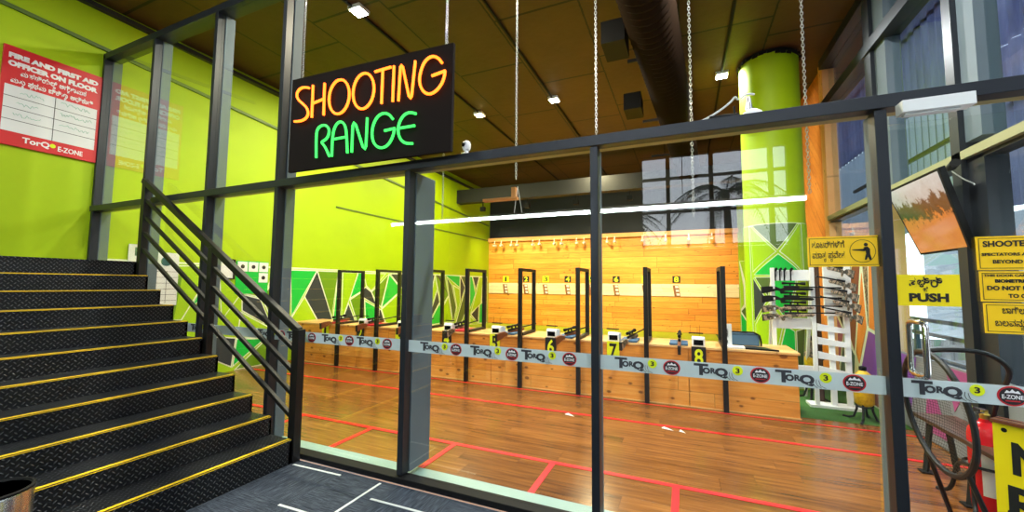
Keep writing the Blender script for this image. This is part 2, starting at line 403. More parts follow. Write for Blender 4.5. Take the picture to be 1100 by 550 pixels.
# ================================================================== SETTING
XL, XR, D, YB, CZ = -7.09, 2.2, 2.56, 14.1, 5.2
struct('floor', MB().box((XL, 2.62, -.1), (XR, 5.66, 0)).box((XL, 5.66, -.1), (.86, 6.3, 0)), 'laminate')
struct('floor_turf', MB().box((.86, 6.3, -.1), (XR, YB, .004)).box((.86, 5.66, -.1), (XR, 6.3, .004)), 'turf_base')
struct('floor_range', MB().box((XL, 6.3, -.1), (.86, YB, .004)), 'range_floor')
struct('floor_carpet', MB().box((XL, -6, -.1), (3.2, 2.5, 0)), 'carpet')
struct('trim_threshold', MB().box((XL, 2.622, -.05), (XR, 2.80, .006)), 'concrete')
struct('ceiling', MB().box((XL - .2, -6.2, CZ), (3.4, YB + .2, CZ + .1)), 'ceiling')
struct('wall_left', MB().box((XL - .2, -6.2, -.1), (XL, YB + .1, CZ)), 'lime')
struct('wall_back', MB().box((XL, YB, -.1), (1.55, YB + .2, 3.22)), 'pine_wall')
struct('wall_back_upper', MB().box((XL, YB + .05, 3.22), (XR, YB + .2, CZ)), 'navy')
struct('trim_header', MB().box((XL + .02, YB - .14, 3.16), (1.56, YB - .002, 3.30)), 'lumber')
struct('trim_pale_band', MB().box((XL + .02, YB - .03, 1.16), (1.54, YB - .002, 1.56)), 'pale_board')
struct('wall_back_lime', MB().box((1.55, YB - .1, 0), (XR, YB + .04, 4.1)), 'lime')
struct('trim_beam', MB().box((XL, 11.6, 4.25), (XR, 11.9, 4.7)), 'dark_wall')
struct('wall_right_planks', MB().box((XR, 8.0, 0), (XR + .15, YB + .1, CZ)), 'pine_diag')
struct('trim_lumber', MB().box((XR - .06, 7.80, 0), (XR + .1, 8.0, CZ)), 'lumber', bevel=.006)
# raked pipe lines on the lime wall
def conduit(name, pts, r, mat, label, n=8): return tag(MB().tube(pts, r, n).build(name, mat), label, 'pipe')
struct('trim_raked_line', MB().beam((XL + .02, .6, 4.74), (XL + .02, 14, 3.8), .03, .045), 'm_deep')
struct('trim_level_line', MB().beam((XL + .015, 6.5, 3.19), (XL + .015, 14.05, 3.22), .02, .03), 'm_deep')
struct('trim_wall_top', MB().beam((XL + .04, -1, 5.17), (XL + .04, 14, 4.96), .08, .06), 'dark_wall')
# right wall: glazed with two deep mullions
ry = [(2.9, 'a'), (4.62, 'b'), (6.30, 'c'), (7.78, 'd')]
struct('trim_1', MB().box((2.12, 4.44, 0), (2.30, 4.56, CZ)).mat(1).box((2.16, 4.24, 2.7), (2.30, 4.44, CZ)).mat(0).box((2.16, 4.24, 0), (2.30, 4.44, 2.62)), ['dark_alu', 'grey_alu'])
struct('trim_2', MB().box((2.12, 5.97, 2.6), (2.30, 6.15, CZ)).mat(1).box((2.16, 5.70, 2.6), (2.30, 5.97, CZ)), ['dark_alu', 'grey_alu'])
struct('trim_3', MB().box((2.10, 2.70, 4.36), (2.30, 7.80, 4.50)), 'dark_alu')
struct('trim_4', MB().box((2.10, 2.70, 5.06), (2.30, 7.80, CZ)), 'dark_alu')
struct('trim_5', MB().box((2.12, 2.70, 2.56), (2.26, 7.80, 2.63)).mat(1).box((2.16, 2.70, 2.53), (2.28, 7.80, 2.56)), ['olive_beam', 'black_steel'])
struct('wall_right_dado', MB().box((2.2, 2.66, 0), (2.3, 7.8, .35)), 'out_white')
for i, (y0, y1, z0, z1) in enumerate([(2.7, 4.24, .35, 2.53), (4.56, 7.8, .35, 2.53), (2.7, 4.24, 2.63, 4.36), (4.56, 5.70, 2.63, 4.36), (6.15, 7.8, 2.63, 4.36), (2.7, 4.24, 4.5, 5.06), (4.56, 5.70, 4.5, 5.06), (6.15, 7.8, 4.5, 5.06)]):
    struct('window_%d' % (20 + i), MB().box((2.225, y0, z0), (2.235, y1, z1)), 'glass_out')
# behind the camera: dark wall with a big window
bw = MB()
for a, b in [((XL, -6.2, -.1), (-1.1, -6, CZ)), ((-1.1, -6.2, -.1), (2.4, -6, 2.5)), ((-1.1, -6.2, 5.0), (2.4, -6, CZ)), ((2.4, -6.2, -.1), (3.4, -6, CZ))]: bw.box(a, b)
struct('wall_rear', bw, 'dark_wall')
wf = MB()
for x in (-1.05, -.35, .68, 1.98, 2.35): wf.box((x - .05, -6.15, 2.5), (x + .05, -6.0, 5.0))
for z in (2.55, 3.45, 4.35, 4.95): wf.box((-1.1, -6.14, z - .03), (2.4, -6.02, z + .03))
struct('window_30', wf, 'black_steel')
struct('wall_right_front', MB().box((3.2, -6.2, -.1), (3.4, 1.2, CZ)), 'dark_wall')
struct('ground', MB().box((2.3, 2.6, -.12), (14, 16, -.02)).box((-9, -16, -.12), (14, -6.3, -.02)), 'out_ground')
# ------------------------------------------------------------------ glazed partition
posts = [(-7.06, 'L'), (-5.87, 'T'), (-4.65, 'T'), (-3.55, 'X'), (-2.015, 'M'), (-.525, 'S'), (.93, 'S')]
n = 10
for x, kd in posts:
    w = .05; mb = MB(); dep = 2.70
    top = {'L': 4.52, 'T': 4.46, 'X': CZ, 'M': 2.4, 'S': 2.4}[kd]
    mb.box((x - w / 2, D - .02, 0.05 if kd != 'X' else 0), (x + w / 2, D + .06, top))
    mb.mat(1)
    if kd in 'TLX': mb.box((x - .03, D + .06, .05), (x + .035, 2.72, top))
    if kd == 'M': mb.box((x - .035, D + .06, .05), (x + .035, 2.88, top))
    if kd == 'S': mb.box((x - .022, D + .06, .05), (x + .022, 2.69, top))
    struct('trim_%d' % n, mb, ['dark_alu', 'grey_alu'], bevel=.003); n += 1
struct('trim_17', MB().box((XL, D - .03, 2.405), (3.2, D + .06, 2.475)).mat(1).box((XL, D + .06, 2.42), (3.2, 2.72, 2.475)), ['dark_alu', 'olive_beam'], bevel=.003)
struct('trim_18', MB().box((XL, D - .02, 4.46), (-3.55, D + .14, 4.54)), 'dark_alu', bevel=.003)
struct('trim_19', MB().box((XL, 2.515, 0), (3.2, 2.618, .045)), 'black_matte', bevel=.004)
px = [-7.035, -5.845, -4.625, -3.525, -1.99, -.5]
pe = [-5.895, -4.675, -3.575, -2.04, -.55, .905]
def round_badge(parent, cx, cz, yf, sc=1.0):
    mb = MB()
    r = .042 * sc
    mb.prism([(cx + r * 1.12 * math.cos(a * PI / 16), cz + r * math.sin(a * PI / 16)) for a in range(32)], lambda u, v, w: (u, yf - w, v), .0015)
    mb.mat(1); r = .036 * sc
    mb.prism([(cx + r * 1.12 * math.cos(a * PI / 16), cz + r * math.sin(a * PI / 16)) for a in range(32)], lambda u, v, w: (u, yf - .0016 - w, v), .001)
    mb.mat(2)
    text(mb, 'E-ZONE', .024 * sc, lambda u, v, w: (u, yf - .0035 - w, v), cx, cz - .012, .0006, width=.066 * sc, align='CENTER', ext=.0003)
    mb.prism([(cx - .026, cz + .012), (cx - .018, cz + .026), (cx - .008, cz + .02), (cx, cz + .031), (cx + .01, cz + .02), (cx + .019, cz + .026), (cx + .027, cz + .012), (cx, cz + .015)][::-1], lambda u, v, w: (u, yf - .0032 - w, v), .0006)
    mb.mat(0); mb.box((cx - .024, yf - .0035, cz - .024), (cx + .024, yf - .003, cz - .019))
    return mb.build('round_badge', ['badge_red', 'badge_black', 'white'], parent)
def torq_logo(parent, x0, zc, yf, wd=.25):
    fn = lambda u, v, w: (u, yf - .0012 - w, v); k = wd / .25
    mb = MB()
    text(mb, 'T', .1, fn, x0, zc - .028, .0035, width=.075 * k, height=.066, ext=.0004)
    text(mb, 'O', .05, fn, x0 + .045 * k, zc - .018, .0030, width=.040 * k, height=.036, ext=.0004)
    text(mb, 'R', .05, fn, x0 + .086 * k, zc - .014, .0025, width=.028 * k, height=.032, ext=.0004)
    text(mb, 'Q', .07, fn, x0 + .108 * k, zc - .036, .0040, width=.066 * k, height=.058, ext=.0004)
    for i in range(3):
        a = x0 + (.168 + .014 * i) * k
        pts = [(a - .004 * i + .004, zc + .006 - .004 * i), (a - .002, zc - .014), (a + .004, zc - .03), (a + .018 + .004 * i, zc - .041)]
        mb.tube([fn(p[0], p[1], .0003) for p in pts], .0013, 5)
    o = mb.build('lettering', 'ink_grey', parent)
    b = MB(); r = .026; cx = x0 + .222 * k; cz = zc + .014
    b.prism([(cx + r * math.cos(a * PI / 12), cz + r * math.sin(a * PI / 12)) for a in range(24)], fn, .001)
    b.mat(1); text(b, '3', .045, lambda u, v, w: (u, yf - .0028 - w, v), cx, cz - .014, .0015, align='CENTER', width=.020, height=.028, ext=.0003)
    b.build('yellow_ball', ['yellow_plate', 'ink'], parent)
logos = [-4.83, -3.76, -3.36, -2.92, -2.52, -1.88, -1.44, -1.04, -.41, .04, .44]
badges = [-4.55, -3.43, -3.04, -2.60, -2.20, -1.56, -1.11, -.70, -.08, .37, .78]
gy = 2.585
k = 1
for a, b in zip(px, pe):
    w = struct('window_%d' % k, MB().box((a, gy, .045), (b, gy + .006, 2.405)), 'glass'); k += 1
    st = MB().box((a, gy - .004, .972), (b, gy - .002, 1.062)).build('frosted_strip', 'band', w)
    for x in logos:
        if a < x < b: torq_logo(st, x, 1.017, gy - .004)
    for x in badges:
        if a < x < b: round_badge(st, x, 1.017, gy - .004)
for a, b in zip(px[:3], pe[:3]):
    struct('window_%d' % k, MB().box((a, gy, 2.475), (b, gy + .006, 4.46)), 'glass'); k += 1
# right side: door leaf and what stands beside it
dr = thing('door_1', (1.46, gy, .06), kind='structure')
MB().box((.957, gy, .055), (1.96, gy + .008, 2.33)).build('door_pane', 'glass', dr)
MB().box((.957, gy - .015, .055), (1.96, gy + .02, .12)).box((1.96, gy - .015, .055), (2.02, gy + .02, 2.33)).build('door_rail', 'dark_alu', dr, bevel=.002)
st = MB().box((.957, gy - .004, .972), (1.96, gy - .002, 1.062)).build('frosted_strip', 'band', dr)
torq_logo(st, 1.0, 1.017, gy - .004, .26); round_badge(st, 1.345, 1.017, gy - .004, 1.05); torq_logo(st, 1.44, 1.017, gy - .004); round_badge(st, 1.76, 1.017, gy - .004)
hd = MB()
for yy, xx in ((gy - .075, 1.035), (gy + .075, 1.035)):
    s = -1 if yy < gy else 1
    hd.tube([(xx, gy, 1.335), (xx, gy + s * .05, 1.335), (xx, gy + s * .068, 1.328), (xx, yy, 1.31), (xx, yy, 1.105), (xx, gy + s * .068, 1.087), (xx, gy + s * .05, 1.08), (xx, gy, 1.08)], .0125, 12)
hd.build('pull_handle', 'steel', dr)
MB().box((.985, 2.46, 2.345), (1.245, 2.535, 2.405)).box((1.0, 2.48, 2.335), (1.2, 2.52, 2.345)).build('door_closer', 'paper', dr, bevel=.003)
struct('window_18', MB().box((2.06, gy, .055), (3.2, gy + .006, 2.405)), 'glass')
# ------------------------------------------------------------------ red floor tape
def tape(a, b, wd, label, group=None):
    mb = MB(); mb.beam((a[0], a[1], .0025), (b[0], b[1], .0025), wd, .003); return tag(mb.build('floor_tape', 'red_tape'), label, 'floor marking', group)
tape((XL, 3.345), (XR - .02, 3.345), .05, 'long red tape line across the wooden floor nearest the glass partition')
tape((XL, 4.69), (XR - .02, 4.69), .045, 'long red tape line across the middle of the wooden floor')
tape((XL, 5.44), (XR - .02, 5.44), .03, 'red tape line along the foot of the pine counter')
for i, (x, w) in enumerate([(-5.0, 'fifth'), (-4.0, 'fourth'), (-3.01, 'third'), (-2.01, 'second')]):
    tape((x, 3.32), (x, 2.66), .05, ['short red tape tick behind the stair steps, farthest left of the ticks', 'short red tape tick seen through the stair railing',
         'short red tape tick in front of the newel post, right of the railing', 'short red tape tick just right of the wide grey post'][i], 'short red tape ticks')
tape((-1.05, 3.32), (-1.05, 2.66), .05, 'short red tape tick left of the middle glass post', 'short red tape ticks')
tape((-.09, 3.32), (-.09, 2.66), .05, 'short red tape tick right of the middle glass post', 'short red tape ticks')
# carpet lines
for a, b, l in [((-3.0, 2.42), (-2.5, 2.44), 'white inlaid carpet line at the foot of the railing post'), ((-2.13, 2.47), (-2.13, 1.97), 'white inlaid carpet line running away from the wide grey post'),
                ((-2.04, 2.27), (-1.55, 2.28), 'white inlaid carpet line nearest the black sill, right of the others'), ((-2.55, 1.96), (-2.15, 1.97), 'white inlaid carpet line at the bottom edge beside the stairs')]:
    tag(MB().beam((a[0], a[1], .002), (b[0], b[1], .002), .018, .003).build('carpet_line', 'white_line'), l, 'floor marking', 'white carpet lines')
# ================================================================== STAIRS
NZ = [.20, .352, .504, .656, .806, .958, 1.108, 1.262, 1.412, 1.565, 1.72]
SX0 = -3.03; RUN = .2585; Y0S, Y1S = -.8, 2.42
stair = thing('staircase', (-4.4, .8, 0), 'wide black diamond-plate staircase with yellow nosings on the left', 'stairs')
for i, z in enumerate(NZ):
    xf = SX0 - RUN * i; xb = SX0 - RUN * (i + 1) if i < 10 else XL + .04
    mb = MB(); zb = 0 if i == 0 else NZ[i - 1] - .012
    # tread slab and riser, side cheek
    mb.box((xb - .02, Y0S, z - .02), (xf, Y1S, z)); mb.box((xf - .012, Y0S, zb), (xf - .002, Y1S, z - .02)); mb.box((xb, Y1S - .02, 0), (xf - .002, Y1S, z - .02))
    st = mb.build('step', 'plate', stair)
    MB().box((xf - .035, Y0S, z + .0003), (xf - .012, Y1S - .005, z + .003)).box((xf - .001, Y0S, z - .006), (xf + .001, Y1S - .005, z - .001)).build('nosing_strip', 'yellow_strip', st) if i < 10 else None
# railing
rail = thing('stair_railing', (-4.3, 2.47, 0), 'black steel stair railing with five sloping bars in front of glass', 'railing')
RY = 2.465; rs = .6005
def rz(x, k): return 1.085 + (-3.06 - x) * rs - .187 * k
MB().box((-3.10, RY - .035, 0), (-3.02, RY + .035, 1.10)).build('newel_post', 'black_steel', rail, bevel=.004)
MB().box((-4.36, RY - .03, .66), (-4.29, RY + .03, rz(-4.33, 0))).build('middle_post', 'black_steel', rail, bevel=.004)
MB().box((-5.66, RY - .03, 1.4), (-5.59, RY + .03, rz(-5.62, 0) + .02)).build('top_post', 'black_steel', rail, bevel=.004)
MB().beam((-5.68, RY, rz(-5.68, 0)), (-3.06, RY, rz(-3.06, 0)), .055, .06).build('handrail', 'black_steel', rail, bevel=.006)
for k in range(1, 5):
    a = -5.60; b = -4.36; MB().beam((a, RY, rz(a, k)), (b, RY, rz(b, k)), .034, .034).build('rail_bar', 'black_steel', rail, bevel=.004)
    a = -4.29; b = -3.09; MB().beam((a, RY, rz(a, k)), (b, RY, rz(b, k)), .034, .034).build('rail_bar', 'black_steel', rail, bevel=.004)
# steel bin
bn = thing('pedal_bin', (-2.87, .72, 0), 'brushed steel cylindrical bin at the foot of the stairs', 'bin')
bc = Vector((-2.80, .76, 0))
MB().lathe([(.125, .0), (.13, .01), (.13, .56), (.124, .575)], bc, 40).build('body', 'steel', bn)
MB().lathe([(.135, .0), (.135, .03)], bc, 40).build('base_ring', 'rubber', bn)
MB().lathe([(.131, .572), (.132, .582), (.122, .585), (.118, .575), (.02, .575), (.005, .575)], bc, 40).build('lid', 'black_matte', bn)
sb = MB()
for a0 in (-.75, -.60, -.45): sb.add([tuple(bc + Vector((.1315 * math.cos(a), .1315 * math.sin(a), z))) for a, z in ((a0, .02), (a0 + .15, .02), (a0 + .15, .572), (a0, .572))], [(0, 1, 2, 3)], True)
sb.build('black_stripe', 'black_matte', bn)
MB().lathe([(.006, 0), (.006, .012)], bc + Vector((.108, -.075, .52)), 12, 'x').build('rivet', 'steel', bn)
# ================================================================== LEFT WALL SIGN
XS = XL + .035
fs = lambda u, v, w: (XS + w, 1.70 + u, 3.045 + v)      # u to the right (+Y), v up
sg = thing('safety_board', (XS, 2.12, 3.045), 'red fire and first aid notice board with white name grid on lime wall', 'sign')
W_, H_ = .84, 1.155
MB().prism([(0, 0), (W_, 0), (W_, H_), (0, H_)], lambda u, v, w: (XL + .003 + w, 1.70 + u, 3.045 + v), .030).build('board', 'red', sg, bevel=.002)
t = MB()
text(t, 'FIRE AND FIRST AID', .1, fs, W_ / 2, 1.015, .007, width=.76, height=.062, align='CENTER')
text(t, 'OFFICER ON FLOOR', .1, fs, W_ / 2, .92, .007, width=.76, height=.066, align='CENTER')
t.build('heading', 'white', sg)
t = MB()
kannada(t, [('ಮ', 0), ('ಹ', 0), ('ಡಿ', 0), ('ಯ', 0), ('ಲಿ', 'ಲ'), (' ', 0), ('ಅ', 0), ('ಗಿ', 'ನ'), ('ಶಾ', 0), ('ಮ', 0), ('ಕ', 0)], .075, fs, .14, .835, .0022, width=.56)
kannada(t, [('ಮ', 0), ('ತು', 'ತ'), (' ', 0), ('ಪ', 'ರ'), ('ಥ', 0), ('ಮ', 0), (' ', 0), ('ಚಿ', 0), ('ಕಿ', 0), ('ತಾ', 'ಸ'), (' ', 0), ('ಅ', 0), ('ಧಿ', 0), ('ಕಾ', 0), ('ರಿ', 0)], .075, fs, .07, .735, .0022, width=.70)
t.build('local_script', 'white', sg)
MB().prism([(.03, .16), (W_ - .03, .16), (W_ - .03, .70), (.03, .70)], fs, .002).build('name_grid', 'paper', sg)
g = MB()
fs2 = lambda u, v, w: (XS + .0022 + w, 1.70 + u, 3.045 + v)
for z in (.295, .43, .565): g.prism([(.03, z), (W_ - .03, z), (W_ - .03, z + .006), (.03, z + .006)], fs2, .001)
g.prism([(.43, .16), (.436, .16), (.436, .70), (.43, .70)], fs2, .001); g.build('grid_lines', 'ink', sg)
# faint marker scribbles in the grid, too faded to read
hw = MB(); rr = random.Random(3)
for (u, v, wd) in [(.15, .61, .2), (.13, .475, .18), (.11, .34, .23), (.48, .62, .28), (.48, .49, .3), (.48, .35, .28)]:
    pts = []; m = int(wd / .012)
    for i in range(m): pts.append((u + wd * i / m, v + rr.uniform(.0, .045)))
    hw.tube([fs2(p[0], p[1], .0015) for p in pts], .0022, 5)
hw.build('marker_writing', 'green_ink', sg)
t = MB(); text(t, 'TorQ', .1, fs, .20, .045, .003, width=.22, height=.08); t.build('footer_lettering', 'white', sg); t = MB(); text(t, 'E-ZONE', .1, fs, .49, .045, .002, width=.22, height=.062); t.build('footer_lettering', 'white', sg)
t = MB(); t.prism([(.445 + .025 * math.cos(a * PI / 10), .095 + .025 * math.sin(a * PI / 10)) for a in range(20)], fs, .003); t.build('yellow_ball', 'yellow_plate', sg)
# ================================================================== NEON SIGN
NY = 2.40
ns = thing('neon_sign', (-2.36, NY, 2.47), 'black hanging panel with glowing orange SHOOTING and green RANGE neon letters', 'sign')
MB().add([(-3.21, NY, 2.475), (-1.525, NY, 2.455), (-1.52, NY, 3.27), (-3.21, NY, 3.325), (-3.21, NY + .03, 2.475), (-1.525, NY + .03, 2.455), (-1.52, NY + .03, 3.27), (-3.21, NY + .03, 3.325)],
         [(0, 1, 2, 3), (7, 6, 5, 4), (0, 4, 5, 1), (1, 5, 6, 2), (2, 6, 7, 3), (3, 7, 4, 0)]).build('panel', 'sign_black', ns, bevel=.003)
def npts(pts): return [onY(280 + x / 2.75, y / 2.75, NY - .022) for x, y in pts]
def smooth(P, it=2):
    for _ in range(it):
        q = [P[0]]
        for a, b in zip(P, P[1:]): q += [a * .75 + b * .25, a * .25 + b * .75]
        q.append(P[-1]); P = q
    return P
def ell(cx, cy, rx, ry, sk=0, n=28): return [(cx + rx * math.cos(2 * PI * i / n) , cy + ry * math.sin(2 * PI * i / n) + sk * rx * math.cos(2 * PI * i / n)) for i in range(n)]
OR = {'S': [[(143, 260), (128, 257), (113, 264), (106, 279), (110, 294), (124, 306), (138, 320), (141, 338), (133, 351), (118, 358), (100, 359)]],
      'H': [[(155, 252), (151, 347)], [(189, 246), (186, 340)], [(153, 306), (187, 292)]],
      'T': [[(338, 212), (385, 198)], [(361, 206), (357, 306)]],
      'I': [[(394, 195), (390, 300)]],
      'G': [[(536, 186), (524, 170), (505, 165), (485, 180), (473, 208), (468, 240), (476, 266), (494, 280), (516, 272), (534, 250), (542, 230), (545, 210)], [(506, 224), (546, 209)]]}
def letter(name, strokes, mat, closed=False, soft=True):
    mb = MB()
    for s_ in strokes:
        P = npts(s_)
        if closed: mb.tube(P, .0105, 8, closed=True)
        else: mb.tube(smooth(P) if (soft and len(P) > 3) else P, .0105, 8)
    mb.build(name, mat, ns)
letter('letter_s', OR['S'], 'neon_o'); letter('letter_h', OR['H'], 'neon_o', soft=False)
letter('letter_o', [ell(232, 286, 30, 50, -.28)], 'neon_o', closed=True); letter('letter_o', [ell(304, 269, 31, 52, -.28)], 'neon_o', closed=True)
letter('letter_t', OR['T'], 'neon_o'); letter('letter_i', OR['I'], 'neon_o'); letter('letter_n', [[(407, 298), (413, 198), (416, 193), (420, 198), (438, 284), (443, 290), (446, 284), (457, 180)]], 'neon_o', soft=False); letter('letter_g', OR['G'], 'neon_o')
letter('letter_r', [[(164, 466), (164, 400), (168, 380), (180, 370), (194, 370), (203, 382), (201, 400), (192, 413), (178, 420), (190, 432), (203, 462)]], 'neon_g')
letter('letter_a', [[(210, 462), (212, 405), (218, 376), (230, 360), (242, 360), (251, 374), (254, 400), (256, 452)], [(212, 412), (255, 404)]], 'neon_g')
letter('letter_n', [[(269, 450), (272, 372), (276, 362), (281, 368), (302, 434), (308, 440), (311, 432), (315, 348)]], 'neon_g', soft=False)
letter('letter_g', [[(391, 352), (378, 336), (360, 334), (343, 346), (331, 372), (328, 402), (336, 428), (355, 439), (376, 430), (390, 406), (396, 380)], [(366, 386), (397, 379)]], 'neon_g')
letter('letter_e', [[(459, 336), (440, 331), (422, 340), (409, 362), (405, 388), (412, 412), (428, 424), (449, 424)], [(408, 379), (455, 371)]], 'neon_g')
# chains
def chain(name, top, bot, label, cat='chain', group='steel hanging chains', ln=.028, r=.0021):
    a = Vector(top); b = Vector(bot); L = (b - a).length; m = int(L / (ln * .72)); d = (b - a).normalized(); mb = MB()
    for i in range(m):
        c = a + d * (L * (i + .5) / m); s = Vector((1, 0, 0)) if i % 2 else Vector((0, 1, 0))
        s = (s - d * s.dot(d)).normalized()
        P = []
        for q in range(8):
            t_ = 2 * PI * q / 8; P.append(c + d * (ln * .5 * math.cos(t_)) + s * (ln * .26 * math.sin(t_)))
        mb.tube(P, r, 4, closed=True)
    return tag(mb.build(name, 'chain', base=top), label, cat, group)
chain('hanging_chain', (-3.10, NY + .015, CZ), (-3.10, NY + .015, 3.31), 'steel chain holding the left end of the neon sign')
chain('hanging_chain', (-1.585, NY + .015, CZ), (-1.585, NY + .015, 3.265), 'steel chain holding the right end of the neon sign')
p = onY(555, 100, 2.95); chain('hanging_chain', (p.x, 2.95, CZ), (p.x, 2.95, 2.36), 'thin steel chain hanging down to the pale wooden bar', ln=.03, r=.0024)
bx = p.x
p = onY(640, 60, 2.66); chain('hanging_chain', (p.x, 2.66, CZ), (p.x, 2.66, 2.475), 'steel chain above the middle glass post')
p = onY(741, 60, 2.80); chain('hanging_chain', (p.x, 2.80, CZ), (p.x, 2.80, 1.95), 'steel chain falling beside the black box on the beam')
p = onY(863, 60, 2.80); chain('hanging_chain', (p.x, 2.80, CZ), (p.x, 2.80, 2.05), 'steel chain hanging in front of the lime column')
p = onY(478, 100, 3.0); chain('hanging_chain', (p.x, 3.0, CZ), (p.x, 3.0, 2.05), 'thin steel chain hanging inside below the neon sign', ln=.028, r=.002)
# hanging pale bar
hb = thing('hanging_bar', (bx - .1, 2.98, 2.3), 'pale wooden bar hung from a chain behind the glass', 'hanging bar')
a = onY(520, 216, 3.0); b = onY(556, 213, 3.0)
MB().beam(a, b, .05, .022).build('bar', 'lumber', hb); MB().box((b.x - .045, 2.97, b.z), (b.x - .01, 3.02, b.z + .09)).build('upright_block', 'lumber', hb)
MB().tube([(b.x, 3.0, b.z + .1), (b.x - .03, 3.0, b.z - .12)], .003, 5).tube([(b.x, 3.0, b.z + .1), (b.x + .04, 3.0, b.z - .12)], .003, 5).build('cord', 'paper', hb)
# ------------------------------------------------------------------ things on the beam
cp = onY(501, 162, 2.58); cam_ = thing('security_camera', (cp.x, 2.58, 2.475), 'small white dome camera standing on the partition beam', 'camera')
MB().lathe([(.028, 2.475), (.03, 2.485), (.018, 2.495), (.016, 2.51), (.026, 2.515), (.033, 2.535), (.033, 2.56), (.026, 2.578), (.008, 2.588)], (cp.x, 2.58, 0), 20).build('housing', 'white', cam_)
MB().lathe([(.002, -.038), (.014, -.034), (.018, -.028), (.018, .0)], (cp.x - .008, 2.58, 2.55), 16, 'y').build('lens', 'lens', cam_)
bb = MB().tube([(.16, 2.64, 2.505), (.315, 2.66, 2.510)], .026, 8).build('wrapped_bundle', 'black_matte'); tag(bb, 'black wrapped cable bundle lying on the partition beam', 'cable bundle')
rt = thing('wireless_antenna', (.375, 2.63, 2.475), 'white stubby antenna unit on the beam before the lime column', 'antenna')
MB().lathe([(.055, 2.475), (.06, 2.49), (.05, 2.515), (.03, 2.53)], (.385, 2.64, 0), 20).build('base_unit', 'white', rt)
MB().lathe([(.018, 2.53), (.016, 2.56), (.012, 2.60), (.008, 2.615)], (.37, 2.64, 0), 14).build('mast', 'steel', rt)
tag(MB().tube(smooth([Vector(q) for q in [(.02, 2.66, 2.49), (.10, 2.64, 2.50), (.20, 2.64, 2.545), (.28, 2.64, 2.60), (.30, 2.63, 2.63), (.315, 2.64, 2.60), (.36, 2.66, 2.645), (.41, 2.72, 2.66)]]), .006, 6).build('antenna_cable', 'paper'), 'pale looping cable from the beam up to the lime column', 'cable')
tag(MB().tube([(.44, 2.60, 2.488), (.50, 2.62, 2.486), (.545, 2.60, 2.488)], .014, 8).build('black_connector', 'black_matte'), 'small black connector lying right of the white antenna', 'connector')
tag(MB().tube([(.30, 2.69, 2.476), (.30, 2.69, 2.59)], .006, 6).build('cable_clip', 'black_matte'), 'upright black clip between the black bundle and the antenna', 'clip')
tag(MB().tube([(.02, 2.6, 2.486), (.06, 2.62, 2.49), (.13, 2.6, 2.486)], .010, 6).build('cable_end', 'black_matte'), 'black cable end on the beam left of the black bundle', 'cable')
# ================================================================== ROOM INSIDE
# counter
ct = thing('shooting_counter', (-3, 5.9, 0), 'long knotty pine shooting counter across the range', 'counter')
seg = [XL + .03, -5.45, -2.74, .03, 1.18]
for a, b in zip(seg, seg[1:]): MB().box((a + .004, 5.56, .01), (b - .004, 5.60, .715)).build('front_panel', 'pine_counter', ct)
MB().box((1.15, 5.60, .01), (1.18, 6.22, .715)).box((XL + .03, 6.19, .01), (1.18, 6.22, .715)).build('end_panel', 'pine_counter', ct)
MB().box((XL + .03, 5.55, .715), (1.20, 6.24, .742)).build('counter_top', 'pine_top', ct, bevel=.003)
struct('baseboard_counter', MB().box((XL + .03, 5.548, 0), (1.185, 5.559, .012)), 'pine_top')
# lane dividers
fr0 = None
FX = [-5.84, -4.94, -3.98, -3.14, -2.24, -1.37, -.47, .43]
FL = ['between the first two firing positions, nearest the left lime wall', 'between firing positions 2 and 3', 'between firing positions 3 and 4, beside the wide grey post', 'between firing positions 4 and 5',
      'between firing positions 5 and 6', 'between firing position 6 and the middle glass post', 'between firing positions 7 and 8', 'at the right of firing position 8']
for i, x in enumerate(FX):
    if fr0 is None:
        fr0 = thing('divider_frame', (x, 5.5, 0)); w = .055
        MB().box((x - w / 2, 5.475, 0), (x + w / 2, 5.53, 1.745)).build('front_post', 'black_steel', fr0, bevel=.003)
        MB().box((x - w / 2, 6.06, .745), (x + w / 2, 6.11, 1.745)).build('rear_post', 'black_steel', fr0, bevel=.003)
        MB().box((x - w / 2, 5.53, 1.70), (x + w / 2, 6.06, 1.745)).build('top_bar', 'black_steel', fr0, bevel=.003)
        MB().box((x - w / 2, 5.56, .745), (x + w / 2, 6.06, .785)).build('bottom_bar', 'black_steel', fr0, bevel=.003)
        o = fr0
    else:
        o = copy_tree(fr0); o.location = (x, 5.5, 0)
    tag(o, 'black steel lane divider frame ' + FL[i], 'lane divider', 'black lane divider frames on the counter')
